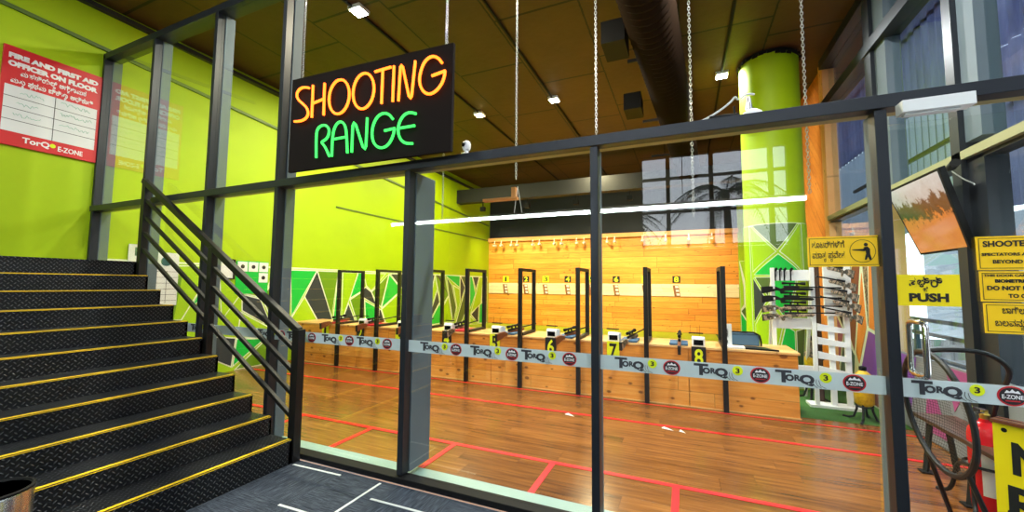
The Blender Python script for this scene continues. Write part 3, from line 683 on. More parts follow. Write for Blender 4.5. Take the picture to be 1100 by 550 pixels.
# rifle prototypes; local: butt at y=0, barrel to +y, z up
def rifle(name, stock, loc, L=1.0, scope=True):
    r = thing(name, (0, 0, 0)); f = lambda u, v, w: (w - .019, u, v)
    MB().prism([(0, -.11), (.006, .0), (.10, .012), (.19, .008), (.255, -.022), (.31, .0), (.66, .002), (.69, -.012), (.66, -.038), (.42, -.048), (.33, -.052), (.30, -.062), (.285, -.10), (.255, -.104), (.245, -.062), (.20, -.055), (.10, -.088)][::-1], f, .038).build('stock', stock, r, bevel=.006)
    MB().box((-.019, -.012, -.11), (.019, .001, .0)).build('butt_pad', 'rubber', r, bevel=.003)
    MB().tube([(0, .29, .014), (0, .5, .014)], .018, 10).build('receiver', 'gunmetal', r)
    MB().tube([(0, .48, .016), (0, .98 * L, .016), (0, .981 * L, .016), (0, 1.03 * L, .016)], [.011, .010, .014, .014], 10).build('barrel', 'gunmetal', r)
    if not scope: return r
    sc = MB().tube([(0, .27, .066), (0, .30, .066), (0, .34, .066), (0, .35, .066), (0, .50, .066), (0, .53, .066), (0, .58, .066)], [.021, .021, .015, .014, .014, .023, .024], 12).build('scope', 'black_matte', r)
    MB().box((-.008, .37, .028), (.008, .39, .056)).build('scope_mount', 'black_matte', sc); MB().box((-.008, .46, .028), (.008, .48, .056)).build('scope_mount', 'black_matte', sc)
    MB().lathe([(.009, -.032), (.009, .032)], (0, .425, .068), 12, 'x').build('scope_turret', 'black_matte', sc)
    MB().tube([(0, .33, -.05), (0, .34, -.075), (0, .38, -.08), (0, .40, -.05)], .003, 6).tube([(0, .362, -.05), (0, .358, -.068)], .0025, 5).build('trigger_guard', 'gunmetal', r)
    return r
rp = {'walnut': rifle('air_rifle', 'stock_wood', 0), 'pale': rifle('air_rifle', 'camo', 0), 'dark': rifle('air_rifle', 'black_matte', 0), 'open': rifle('air_rifle', 'camo', 0, 1.0, False)}
used = {}
def put_rifle(kind, mat4, label, group):
    o = copy_tree(rp[kind]) if used.get(kind) else rp[kind]; used[kind] = 1
    o.matrix_world = mat4; tag(o, label, 'rifle', group); return o
SXs = [-6.19, -5.34, -4.47, -3.53, -2.67, -1.78, -.90, .145]
plate0 = {}
def digit_plate(name, X, Y, z0, w, h, dgt, dark, label, group, cat='number plate'):
    o = thing(name, (X, Y, z0), label, cat, group)
    MB().box((X - w / 2, Y - .012, z0), (X + w / 2, Y, z0 + h)).build('plate', 'ink' if dark else 'yellow_plate', o)
    t = MB(); text(t, dgt, h, lambda u, v, q: (u, Y - .014 - q * .3, v), X, z0 + h * .1, .02 * h, width=w * (.6 if dgt != '1' else .3), height=h * .8, align='CENTER'); t.build('digit', 'yellow_plate' if dark else 'ink', o)
    return o
box0 = None; matp = {}
for i, X in enumerate(SXs):
    nme = str(i + 1); dark = i % 2 == 1
    digit_plate('number_plate', X, 5.553, .49, .165, .255, nme, dark, ('black plate with yellow ' if dark else 'yellow plate with black ') + 'digit %s on the counter front' % nme, 'firing position number plates')
    if i >= 1:
        if box0 is None:
            box0 = thing('scoring_monitor', (0, 0, 0))
            MB().prism([(0, 0), (.2, 0), (.2, .10), (.03, .125), (0, .10)], lambda u, v, w: (w - .075, u, v), .15).build('case', 'white', box0, bevel=.006)
            MB().box((-.055, -.004, .02), (.055, .001, .085)).build('display', 'lens', box0)
            MB().box((-.11, .10, .15), (.06, .115, .165)).tube([(-.09, .11, .16), (-.09, .11, .26)], .0018, 5).tube([(.02, .11, .12), (.02, .11, .26)], .0018, 5).build('antenna_rail', 'black_matte', box0)
            o = box0
        else: o = copy_tree(box0)
        o.location = (X, 5.57, .742); tag(o, 'white scoring box with dark display above number %s on the counter' % nme, 'scoring box', 'white scoring boxes on the counter')
    dx = -.23 if i == 7 else (.20 if i > 3 else .20)
    mc = 'mat_red' if i < 4 else 'mat_blue'
    if mc not in matp:
        m0 = MB().box((-.11, 0, 0), (.11, .34, .03)).build('rest_mat', mc, base=(0, 0, 0), bevel=.008); matp[mc] = m0; o = m0
    else: o = matp[mc].copy(); COL.objects.link(o)
    o.location = (X + dx, 5.56, .744)
    tag(o, '%s padded rest mat beside number %s on the counter' % ('red' if i < 4 else 'blue', nme), 'mat', 'padded mats on the counter')
    ang = [0, 0, 0, 0, -.25, -.25, -.2, 0][i]; rx = X + dx - (.07 if i not in (7,) else -.01)
    kd = 'walnut' if i < 3 or i in (4, 5) else ('pale' if i in (3, 6) else 'walnut')
    Mx = Matrix.Translation((rx, 5.32, .775)) @ Matrix.Rotation(ang, 4, 'Z') @ Matrix.Rotation(math.radians(3.5), 4, 'X')
    put_rifle(kd, Mx, 'scoped air rifle resting on the mat at firing position %s' % nme, 'air rifles on the counter')
# target line on the back wall
TX = [-6.34, -5.5, -4.72, -3.88, -3.02, -2.16, -1.2, -.24]; t0 = None
for i, X in enumerate(TX):
    dark = i % 2 == 1
    digit_plate('lane_number', X, YB - .004, 1.60, .24, .22, str(i + 1), dark, 'small %s lane number %d high on the far wooden wall' % ('black' if dark else 'yellow', i + 1), 'lane numbers on the far wall')
    if t0 is None:
        t0 = thing('target_holder', (X, YB - .05, 1.2))
        f = lambda u, v, w: (X + u + .15 * (-(v - .2)), YB - .032 - w, 1.14 + v)
        MB().prism([(-.09, .02), (.09, .02), (.09, .38), (-.09, .38)], f, .012).build('card', 'card_brown', t0)
        m = MB()
        for v in (.05, .17, .29): m.prism([(-.02, v), (.075, v), (.075, v + .07), (-.02, v + .07)], lambda u, v, w: tuple(Vector(f(u, v, w)) - Vector((0, .013, 0))), .003)
        m.build('paper_face', 'paper', t0); o = t0
    else: o = copy_tree(t0); o.location = (X, YB - .05, 1.2)
    tag(o, 'tilted brown and white target card under lane number %d' % (i + 1), 'target', 'target cards on the far wall')
# track spotlights under the header
sp0 = None
for i, x in enumerate([531, 538, 549, 555, 572, 579, 595, 603, 619, 627, 652, 660, 690, 715, 740, 765]):
    X = onY(x, 262, YB - .35).x
    if sp0 is None:
        sp0 = thing('spotlight_head', (X, YB - .35, 3.02))
        MB().tube([(X, YB - .30, 3.16), (X, YB - .35, 3.05)], .02, 8).build('bracket', 'white', sp0)
        MB().lathe([(.03, -.06), (.055, .05), (.055, .12)], (X, YB - .36, 2.98), 12, 'y').build('head', 'white', sp0); o = sp0
    else: o = copy_tree(sp0); o.location = (X, YB - .35, 3.02)
    tag(o, 'tiny white spotlight head under the header board above the lanes', 'spotlight', 'spotlight heads above the targets')
# pale floor marks
for x, y, l in ((612, 446, 'white chip of paper on the floor left of the middle post'), (717, 461, 'white chip of paper on the floor right of the middle post'), (733, 464, 'tiny white scrap on the floor near the larger chip')):
    d = ray(x, y); q = EYE + d * (-1.5 / d.z); s_ = .06 if x != 733 else .03
    tag(MB().prism([(q.x - s_, q.y), (q.x + s_, q.y - .03), (q.x + s_ * .3, q.y + .01), (q.x - s_ * .6, q.y + .06)], lambda u, v, w: (u, v, .002 + w), .002).build('paper_scrap', 'white'), l, 'scrap')
# monitor, paper and white stand at the counter's right end
nb = thing('leaning_notice', (.5, 5.9, .742), 'white notice card standing on the counter right of divider frame', 'card')
a = onY(780, 330, 5.75)
MB().box((.425, 5.72, .745), (.53, 5.735, 1.03)).build('card', 'paper', nb)
t = MB(); text(t, 'TARGET', .03, lambda u, v, w: (.49 - v, 5.717 - w, .86 + u), 0, 0, .001); t.box((.455, 5.716, .79), (.485, 5.719, .83)); t.build('print', 'ink', nb)
tag(MB().box((.44, 5.60, .744), (.66, 5.76, .765)).build('paper_stack', 'white', bevel=.002), 'stack of white papers at the right end of the counter', 'paper')
tag(MB().prism([(.66, 5.60), (1.0, 5.57), (.93, 5.66), (.88, 5.76), (.66, 5.78)], lambda u, v, w: (u, v, .744 + w), .018).build('grey_folder', 'gunmetal'), 'dark grey folder lying at the right end of the counter', 'folder')
bg = thing('carry_case', (.7, 6.0, .742), 'black and blue equipment case behind the papers on the counter', 'case')
MB().prism([(.5, .745), (.86, .745), (.86, .86), (.82, .90), (.5, .90)], lambda u, v, w: (u, 5.95 + w, v), .16).build('case', 'mat_blue', bg, bevel=.01)
MB().tube([(.5, 5.94, .915), (.80, 5.94, .915), (.86, 5.94, .88), (.875, 5.94, .80), (.875, 5.94, .75)], .012, 6).build('rim', 'black_matte', bg)
# ================================================================== MURAL, LEFT WALL
XM = XL + .012
def wy(x, y):
    q = onX(x, y, XM); return (q.y, q.z)
mu = MB(); mu.mat(0); mu.box((XL + .001, 2.66, .0), (XM - .006, YB - .12, 1.80))
def shrink(poly, d):
    c = (sum(p[0] for p in poly) / len(poly), sum(p[1] for p in poly) / len(poly)); out = []
    n_ = len(poly); area = sum(poly[i][0] * poly[(i + 1) % n_][1] - poly[(i + 1) % n_][0] * poly[i][1] for i in range(n_)) / 2
    if area < 0: poly = poly[::-1]
    for i in range(n_):
        a = Vector((*poly[i - 1], 0)); b = Vector((*poly[i], 0)); c_ = Vector((*poly[(i + 1) % n_], 0))
        n1 = Vector((-(b - a).y, (b - a).x, 0)).normalized(); n2 = Vector((-(c_ - b).y, (c_ - b).x, 0)).normalized()
        k_ = n1 + n2
        if k_.length < .2: out.append((b.x, b.y)); continue
        k_ = k_ / max(k_.dot(n1), .35); out.append((b.x + k_.x * d, b.y + k_.y * d))
    return out
H = 1.80
# polygons in wall coordinates (Y, Z); the near end is digitised, the far end continues the pattern
P3 = lambda x, y: wy(300 + x / 3.054, 240 + y / 3.054)
P5 = lambda x, y: wy(340 + x / 5.5, 270 + y / 5.5)
PL = lambda x, y: wy(200 + x / 3.93, 260 + y / 3.93)
polys = [
 (1, [P3(38, 152), P3(125, 155), P3(40, 305)]), (2, [P3(125, 155), P3(83, 240), P3(130, 325), P3(178, 325)]), (3, [P3(83, 240), P3(40, 310), P3(40, 400), P3(160, 400), P3(130, 325)]),
 (4, [P3(125, 155), P3(195, 158), P3(172, 305)]), (1, [P3(195, 158), P3(204, 160), P3(200, 330), P3(176, 318)]),
 (3, [P5(155, 122), P5(248, 125), P5(198, 278), P5(150, 400)]), (1, [P5(248, 125), P5(272, 128), P5(278, 230), P5(198, 278)]),
 (2, [P5(190, 305), P5(240, 440), P5(240, 520), P5(110, 520)]), (4, [P5(198, 285), P5(268, 240), P5(285, 290), P5(290, 520), P5(246, 440)]),
 (3, [P5(275, 128), P5(410, 132), P5(325, 235), P5(295, 205), P5(290, 180)]), (2, [P5(290, 210), P5(325, 240), P5(355, 320), P5(250, 258)]), (1, [P5(285, 290), P5(355, 330), P5(358, 420), P5(290, 425)]),
 (4, [P5(325, 240), P5(428, 135), P5(382, 330), P5(357, 305)]), (1, [P5(430, 135), P5(492, 210), P5(490, 240), P5(384, 336)]), (2, [P5(436, 133), P5(545, 134), P5(545, 240), P5(492, 208)]),
 (3, [P5(384, 342), P5(492, 244), P5(545, 300), P5(545, 520), P5(440, 520)]), (2, [P5(370, 338), P5(382, 345), P5(434, 520), P5(365, 520)]),
 (1, [P5(548, 134), P5(640, 136), P5(600, 300), P5(548, 250)]), (4, [P5(548, 255), P5(600, 305), P5(640, 440), P5(548, 520)]),
 (2, [P5(648, 136), P5(700, 136), P5(672, 270), P5(660, 250)]), (1, [P5(642, 140), P5(670, 290), P5(650, 350), P5(628, 400)]), (3, [P5(700, 150), P5(715, 220), P5(640, 440), P5(650, 360), P5(675, 280)]),
 (2, [P5(715, 230), P5(728, 300), P5(650, 440)]), (1, [P5(728, 305), P5(750, 420), P5(660, 440)]), (4, [P5(702, 136), P5(760, 136), P5(780, 260), P5(740, 330), P5(718, 220)]),
 (2, [P5(705, 136), P5(728, 136), P5(778, 255)]), (3, [P5(780, 265), P5(805, 420), P5(750, 420), P5(742, 340)]), (1, [P5(762, 136), P5(848, 137), P5(846, 215)]), (5, [P5(770, 150), P5(800, 200), P5(826, 330), P5(808, 420), P5(784, 265)]),
 (2, [P5(850, 137), P5(878, 215), P5(850, 300)]), (3, [P5(808, 200), P5(846, 222), P5(850, 300), P5(818, 420), P5(830, 330)]), (5, [P5(852, 137), P5(905, 137), P5(905, 300), P5(852, 430), P5(822, 430), P5(880, 220)]),
 (1, [P5(907, 137), P5(920, 137), P5(940, 250), P5(907, 340)]), (2, [P5(922, 138), P5(962, 138), P5(942, 225)]), (3, [P5(964, 138), P5(985, 138), P5(972, 310), P5(912, 365), P5(945, 240)]),
 (2, [P5(912, 372), P5(960, 318), P5(955, 425)]), (1, [P5(964, 316), P5(990, 290), P5(990, 425), P5(960, 425)]), (2, [P5(987, 180), P5(992, 280), P5(975, 300)]), (3, [P5(908, 380), P5(950, 430), P5(907, 430)]), (5, [P5(988, 138), P5(1010, 139), P5(1010, 430), P5(992, 425)]),
 # nearer end seen through the railing
 (3, [PL(-110, 100), PL(140, 100), PL(60, 200), PL(-20, 330), PL(-110, 330)]), (4, [PL(-10, 130), PL(-60, 380), PL(-110, 400), PL(-60, 150)]), (1, [PL(60, 205), PL(25, 270), PL(55, 250)]),
 (3, [PL(140, 105), PL(340, 105), PL(375, 110), PL(345, 190), PL(315, 235), PL(235, 215), PL(150, 330)]), (2, [PL(236, 220), PL(314, 240), PL(362, 360), PL(236, 290)]), (3, [PL(232, 295), PL(365, 368), PL(330, 405), PL(215, 405)]),
 (2, [PL(120, 400), PL(210, 405), PL(190, 528), PL(120, 500)]), (1, [PL(214, 408), PL(332, 408), PL(196, 526)]), (4, [PL(338, 410), PL(390, 380), PL(390, 525), PL(205, 540)]), (4, [PL(380, 115), PL(395, 130), PL(395, 370), PL(372, 355), PL(322, 240), PL(350, 190)]),
]
cols_ = ['m_white', 'm_green', 'm_dark', 'm_lime', 'm_olive', 'm_deep']
rank = 0
for c_, poly in polys:
    poly = [(min(max(y, 2.67), YB - .14), min(max(z, .01), H - .015)) for y, z in poly]
    rank += 1
    try:
        mu.mat(0); mu.prism(shrink(poly, -.006 - .0006 * (sum(p[0] for p in poly) / len(poly) - 3)), lambda u, v, w: (XM - .006 + w, u, v), .0022 + .00002 * rank)
        mu.mat(c_); mu.prism(shrink(poly, .010 + .0012 * (sum(p[0] for p in poly) / len(poly) - 3)), lambda u, v, w: (XM - .006 + w, u, v), .0045 + .00003 * rank)
    except ZeroDivisionError: pass
# lime ground of the mural behind the figures
mu.mat(3); mu.box((XL + .001, 2.66, .0), (XM - .0052, YB - .12, 1.775))
tag(mu.build('wall_mural', cols_), 'green, lime and charcoal triangle mural along the left lime wall', 'mural')
# posters on the left wall
def wall_card(name, y0, y1, z0, z1, mat, label, cat='poster', group=None):
    o = thing(name, (XM + .01, (y0 + y1) / 2, z0), label, cat, group)
    MB().box((XM + .002, y0, z0), (XM + .012, y1, z1)).build('sheet', mat, o); return o
o = wall_card('target_poster', 4.41, 4.99, 1.30, 1.875, 'm_green', 'green poster with four white bullseye cards seen through the railing')
for (a, b) in ((4.43, 1.69), (4.62, 1.69), (4.81, 1.69), (4.81, 1.50)):
    c = MB().box((XM + .013, a, b), (XM + .017, a + .17, b + .17)).build('bullseye_card', 'white', o)
    MB().lathe([(.035, 0), (.035, .003)], (XM + .017, a + .085, b + .085), 18, 'x').build('bullseye', 'ink', c)
o = wall_card('framed_notice', 4.12, 4.38, 1.56, 1.88, 'paper', 'white notice with a black right edge beside the green bullseye poster')
MB().box((XM + .012, 4.36, 1.55), (XM + .022, 4.39, 1.89)).box((XM + .012, 4.12, 1.87), (XM + .022, 4.39, 1.89)).box((XM + .012, 4.12, 1.55), (XM + .022, 4.39, 1.57)).build('frame', 'black_steel', o)
o = wall_card('score_chart', 3.28, 3.56, 1.15, 1.93, 'paper', 'tall white score chart with ruled rows and a dark emblem on wall')
m = MB()
for k in range(6): m.box((XM + .0125, 3.29, 1.22 + .085 * k), (XM + .0135, 3.55, 1.225 + .085 * k))
m.box((XM + .0125, 3.41, 1.18), (XM + .0135, 3.415, 1.66)); m.build('ruling', 'ink', o)
MB().lathe([(.07, 0), (.07, .003)], (XM + .012, 3.40, 1.80), 20, 'x').build('emblem', 'm_teal', o)
o = wall_card('small_notice', 2.95, 3.12, 1.72, 2.02, 'paper', 'small white notice at the top of the stairs near the glass')
MB().box((XM + .0125, 3.02, 1.86), (XM + .0135, 3.09, 1.98)).build('print', 'm_teal', o)
# ================================================================== LIME COLUMN
ca = thing('lime_column', (1.33, 7.46, 0), 'round lime green column rising to the ceiling behind the gun rack', 'column')
MB().lathe([(.415, 0), (.415, CZ - .06)], (1.33, 7.46, 0), 64).build('shaft', 'lime', ca)
MB().lathe([(.405, CZ - .06), (.405, CZ)], (1.33, 7.46, 0), 48).build('ceiling_collar', 'black_matte', ca)
ed = MB(); rr = random.Random(5)
for q in range(26):
    a = 2 * PI * q / 26 + rr.uniform(-.05, .05); ed.cbox((1.33 + .41 * math.cos(a), 7.46 + .41 * math.sin(a), CZ - .07 + rr.uniform(-.02, .02)), (.07, .07, .035))
ed.build('broken_plaster_edge', 'black_matte', ca)
MB().lathe([(.02, -.02), (.02, .02)], (1.05, 7.10, 4.30), 12, 'y').build('hook_plate', 'm_deep', ca)
# mural wrap: angular coordinate phi (facing camera = -y), z
def cyl(R_): return lambda u, v, w: (1.33 + (R_ + w) * math.sin(u), 7.46 - (R_ + w) * math.cos(u), v)
def wrap(mb, poly, fn, t_):
    """subdivide polygon edges so it hugs the column"""
    # slice into vertical strips in u
    us = sorted({p[0] for p in poly}); lo, hi = us[0], us[-1]; m_ = max(1, int((hi - lo) / .12)); cuts = sorted(set([lo + (hi - lo) * i / m_ for i in range(m_ + 1)] + us))
    def span(u):
        zs = []
        for i in range(len(poly)):
            a, b = poly[i], poly[(i + 1) % len(poly)]
            if min(a[0], b[0]) - 1e-9 <= u <= max(a[0], b[0]) + 1e-9:
                if abs(a[0] - b[0]) < 1e-9: zs += [a[1], b[1]]
                else: zs.append(a[1] + (b[1] - a[1]) * (u - a[0]) / (b[0] - a[0]))
        return min(zs), max(zs)
    for a, b in zip(cuts, cuts[1:]):
        if b - a < 1e-6: continue
        e = (b - a) * .001; z0, z1 = span(a + e); z2, z3 = span(b - e)
        mb.add([fn(a, z0, t_), fn(b, z2, t_), fn(b, z3, t_), fn(a, z1, t_)], [(0, 1, 2, 3)], True)
cm = MB(); T = 2.46
wrap(cm, [(-1.7, .01), (1.7, .01), (1.7, T), (-1.7, T)], cyl(.415), .003); cm.mat(3); wrap(cm, [(-1.7, .01), (1.7, .01), (1.7, T - .02), (-1.7, T - .02)], cyl(.415), .004)
cp_ = [(5, [(-.95, T), (-.1, 2.05), (.62, T)]), (3, [(-1.0, T), (-.12, 2.03), (-.95, 1.72)]), (3, [(.68, T), (-.05, 2.03), (.72, 1.72)]), (1, [(-.92, 1.68), (-.08, 2.0), (.70, 1.70), (.4, 1.66)]), (3, [(.75, T), (1.6, T), (1.6, 1.4), (.8, 1.68)]),
       (2, [(-.95, 1.64), (-.45, 1.30), (-.95, .95)]), (5, [(-.9, 1.65), (-.3, 1.65), (-.42, 1.34)]), (1, [(-.25, 1.63), (.45, 1.60), (.1, 1.0), (-.35, 1.32)]), (3, [(.5, 1.62), (.9, 1.65), (.9, .9), (.15, .98)]), (3, [(-.92, .92), (-.40, 1.28), (.02, .98), (-.2, .55), (-.92, .2)]),
       (1, [(-.15, .55), (.06, .94), (.35, .85), (.35, .3), (-.3, .3)]), (5, [(.38, .86), (.75, .9), (.6, .3), (.38, .3)]), (3, [(.8, .88), (1.5, .95), (1.5, .05), (.62, .28)]), (3, [(-.3, .28), (.6, .28), (.6, .03), (-.9, .03)]), (3, [(-1.6, T), (-1.05, T), (-1.0, .05), (-1.6, .05)])]
def inset_uv(poly, d):
    q = shrink([(u * .415, v) for u, v in poly], d); return [(u / .415, v) for u, v in q]
for j, (c_, poly) in enumerate(cp_):
    cm.mat(0); wrap(cm, poly, cyl(.415), .0055 + .0001 * j); cm.mat(c_); wrap(cm, inset_uv(poly, .010), cyl(.415), .009 + .0001 * j)
cm.build('mural_wrap', cols_, ca)
# mural on the far lime pier
fm = MB(); fm.box((1.56, YB - .112, 0), (XR - .01, YB - .101, 2.28)); f = lambda u, v, w: (1.56 + u, YB - .118 - w, v)
for j, (c_, poly) in enumerate([(3, [(.0, 2.28), (.62, 2.28), (.62, 2.0), (.15, 1.55)]), (5, [(.15, 1.5), (.6, 1.98), (.6, 1.6)]), (2, [(.14, 1.45), (.5, 1.47), (.14, .95)]), (1, [(.16, .9), (.52, .92), (.6, 1.5), (.4, .4)]), (3, [(0, 2.2), (.1, 1.5), (.1, .95), (0, .8)]), (5, [(0, .75), (.12, .9), (.38, .1)]), (3, [(.42, .4), (.62, .9), (.62, .0), (.4, .0)]), (1, [(0, .7), (.36, .08), (0, .02)])]):
    fm.mat(c_); fm.prism(shrink(poly, .012), f, .004 + .0002 * j)
tag(fm.build('pier_mural', cols_), 'narrow triangle mural on the far lime pier right of the wooden wall', 'mural')
# ================================================================== GUN RACKS
rk = thing('gun_rack', (1.27, 6.25, 0), 'white ladder gun rack holding scoped rifles in front of lime column', 'rack')
for x in (1.07, 1.50):
    MB().beam((x, 6.22, 0), (x, 6.22, 1.75), .045, .04, (0, 1, 0)).build('upright', 'white', rk, bevel=.003)
    MB().beam((x, 6.25, 1.6), (x, 6.75, 0), .035, .03).build('rear_leg', 'white', rk, bevel=.003)
for z0, z1 in ((1.58, 1.72), (.96, 1.10), (.40, .50)): MB().box((1.05, 6.235, z0), (1.52, 6.255, z1)).build('crossboard', 'white', rk, bevel=.003)
for z in (1.50, 1.36, 1.23, 1.11):
    MB().box((1.06, 6.14, z - .03), (1.08, 6.20, z - .02)).box((1.06, 6.14, z - .03), (1.08, 6.147, z)).build('peg', 'white', rk)
rk2 = thing('slatted_stand', (1.78, 6.3, 0), 'white slatted stand on splayed foot at the right of gun rack', 'rack')
MB().box((1.66, 6.26, .02), (1.72, 6.30, 1.74)).build('upright', 'white', rk2, bevel=.003); MB().box((1.82, 6.26, .02), (1.88, 6.30, 1.70)).build('upright', 'white', rk2, bevel=.003)
MB().box((1.62, 6.22, 1.14), (1.90, 6.258, 1.76)).build('top_board', 'white', rk2, bevel=.003)
for z in (.95, .78, .60, .42): MB().prism([(1.54, z), (1.86, z - .03), (1.86, z + .03), (1.54, z + .09)][::-1], lambda u, v, w: (u, 6.24 + w, v), .02).build('slat', 'white', rk2)
MB().box((1.42, 6.18, 0), (1.95, 6.40, .035)).build('foot_board', 'white', rk2, bevel=.003)
# dark brown strip between the racks, painted shade of the wood wall behind
tag(MB().box((1.55, 6.42, 0.01), (1.63, 6.50, 1.78)).build('shade_strip', 'dark_wood', bevel=.004), 'dark brown strip for the shaded wall between the two white racks', 'post')
RZ = Matrix.Rotation(-PI / 2, 4, 'Z')
for i, (z, kd, l) in enumerate([(1.49, 'dark', 'black scoped rifle on the top pegs of the gun rack'), (1.37, 'dark', 'black scoped rifle on the second pegs of the gun rack'), (1.24, 'pale', 'camouflage scoped rifle on the third pegs of the gun rack'), (1.13, 'pale', 'camouflage scoped rifle on the lowest pegs of the gun rack')]):
    put_rifle(kd, Matrix.Translation((.94, 6.17, z + .01)) @ RZ @ Matrix.Rotation(math.radians([-1.5, -2, 0, 2][i]), 4, 'X') @ Matrix.Scale(.82, 4), l, 'rifles on the gun rack')
RZ2 = Matrix.Rotation(PI / 2, 4, 'Z')
for i, (z, l) in enumerate([(1.70, 'topmost'), (1.535, 'second from the top'), (1.41, 'third from the top'), (1.285, 'fourth from the top'), (1.15, 'lowest')]):
    put_rifle('open', Matrix.Translation((1.905 + .015 * i, 6.12, z)) @ RZ2 @ Matrix.Rotation(math.radians(12), 4, 'X') @ Matrix.Diagonal((.8, .40, .9, 1)), 'camouflage rifle with butt to the right on slatted stand, ' + l, 'rifles on the slatted stand')
# four little pistols hung at the top of the rack
pg0 = None
for i, x in enumerate((1.10, 1.15, 1.20, 1.27)):
    if pg0 is None:
        pg0 = thing('target_pistol', (x, 6.21, 1.58)); f = lambda u, v, w: (x + u * .6, 6.21 - w, 1.58 + v)
        MB().prism([(-.012, 0), (.012, 0), (.012, .13), (-.012, .13)], f, .018).build('barrel', 'gunmetal', pg0)
        MB().prism([(-.014, .12), (.02, .12), (.05, .155), (.03, .175), (-.014, .15)], f, .02).build('grip', 'black_matte', pg0); o = pg0
    else: o = copy_tree(pg0); o.location = (x, 6.21, 1.58)
    tag(o, ['leftmost of four black pistols hung muzzle down on the rack', 'second from left of four black pistols on the rack', 'third from left of four black pistols on the rack', 'rightmost of four black pistols hung muzzle down on the rack'][i], 'pistol', 'pistols on the gun rack')
# lantern-like jars on wrought stands
def stand_jar(x, y, sc, label, jar_label):
    o = thing('iron_stand', (x, y, 0), label, 'stand'); m = MB()
    for k in range(4):
        a = PI / 4 + k * PI / 2 + .3; c, s = math.cos(a), math.sin(a)
        m = MB().tube([(x + .06 * sc * c, y + .06 * sc * s, .34 * sc), (x + .07 * sc * c, y + .07 * sc * s, .12 * sc), (x + .10 * sc * c, y + .10 * sc * s, .03 * sc), (x + .15 * sc * c, y + .15 * sc * s, .012), (x + .20 * sc * c, y + .20 * sc * s, .014)], .012 * sc, 6); m.build('leg', 'black_steel', o)
    MB().tube([(x + .075 * sc * math.cos(2 * PI * k / 16), y + .075 * sc * math.sin(2 * PI * k / 16), .16 * sc) for k in range(16)], .008 * sc, 6, closed=True).build('ring', 'black_steel', o)
    return o
stand_jar(1.56, 6.62, 1.1, 'black iron stand with curled feet on turf left of slatted stand', '')
jr = thing('decorated_flask', (1.56, 6.62, .38), 'dark flask with amber band standing on the left iron stand', 'flask')
MB().lathe([(.07, .38), (.085, .40), (.09, .52), (.088, .56)], (1.56, 6.62, 0), 20).build('amber_band', 'mask_yellow', jr)
MB().lathe([(.088, .56), (.08, .62), (.05, .68), (.028, .70), (.026, .78)], (1.56, 6.62, 0), 20).build('shoulder', 'camo', jr)
MB().lathe([(.034, .78), (.036, .80), (.034, .83), (.012, .84)], (1.56, 6.62, 0), 16).build('stopper', 'black_matte', jr)
MB().tube([(1.65, 6.62, .50), (1.69, 6.62, .54), (1.685, 6.62, .60), (1.64, 6.62, .61)], .008, 6).build('handle', 'black_matte', jr)
stand_jar(1.84, 5.82, 1.0, 'black iron stand with curled feet at the right edge of turf', '')
MBj = MB().lathe([(.065, .17), (.09, .20), (.095, .42), (.07, .52), (.03, .56)], (1.84, 5.82, 0), 20).build('amber_jar', 'mask_yellow'); tag(MBj, 'mottled amber jar on the right iron stand beside door post', 'jar')
MB().lathe([(.035, .56), (.035, .60), (.01, .61)], (1.84, 5.82, 0), 14).build('lid', 'black_matte', MBj)
# ================================================================== RIGHT WALL THINGS
pmur = MB(); X0 = 2.19
pmur.box((2.17, 6.0, 0), (2.185, 7.75, 1.95))
f = lambda u, v, w: (2.169 - w, u, v)
for j, (c_, poly) in enumerate([(1, [(7.75, 1.95), (7.75, 1.2), (7.2, 1.95)]), (2, [(7.75, 1.15), (7.18, 1.95), (7.0, 1.95), (7.5, .9)]), (3, [(6.97, 1.95), (7.4, 1.0), (7.1, .6), (6.72, 1.95)]), (5, [(7.75, 1.05), (7.75, .3), (7.5, .85)]), (6, [(7.7, .25), (7.48, .82), (7.1, .55), (7.2, .02), (7.7, .02)]), (7, [(6.70, 1.95), (6.5, 1.95), (6.6, 1.0)]), (4, [(6.47, 1.95), (6.02, 1.95), (6.02, .9), (6.58, .98)]), (1, [(6.6, .95), (6.02, .86), (6.02, .3), (6.9, .4)]), (3, [(6.02, .26), (6.9, .36), (7.1, .02), (6.02, .02)]), (4, [(6.65, .98), (6.72, 1.7), (7.05, .6), (6.95, .45)])]):
    pmur.mat(c_); pmur.prism(shrink(poly, .008), f, .003 + .0002 * j)
tag(pmur.build('purple_mural', ['m_white', 'm_purple', 'navy', 'm_maroon', 'm_orange', 'm_pink', 'm_teal', 'camo']), 'purple, maroon and orange triangle mural at foot of right windows', 'mural')
wmu = MB(); wmu.box((2.185, 2.72, 0.02), (2.198, 5.97, .80))
f = lambda u, v, w: (2.184 - w, u, v)
for j, (c_, poly) in enumerate([(2, [(5.9, .78), (5.5, .78), (5.7, .1)]), (1, [(5.4, .1), (5.0, .1), (5.3, .7)]), (1, [(5.0, .78), (4.6, .78), (4.9, .4)]), (1, [(4.15, .1), (3.8, .1), (3.9, .7)]), (2, [(3.75, .78), (3.5, .78), (3.6, .3)]), (1, [(3.6, .3), (3.2, .1), (3.3, .7)])]):
    wmu.mat(c_); wmu.prism(poly, f, .002)
tag(wmu.build('low_mural', ['out_white', 'm_pink', 'm_purple']), 'white low wall panel with plum triangles behind the wooden bench', 'mural')
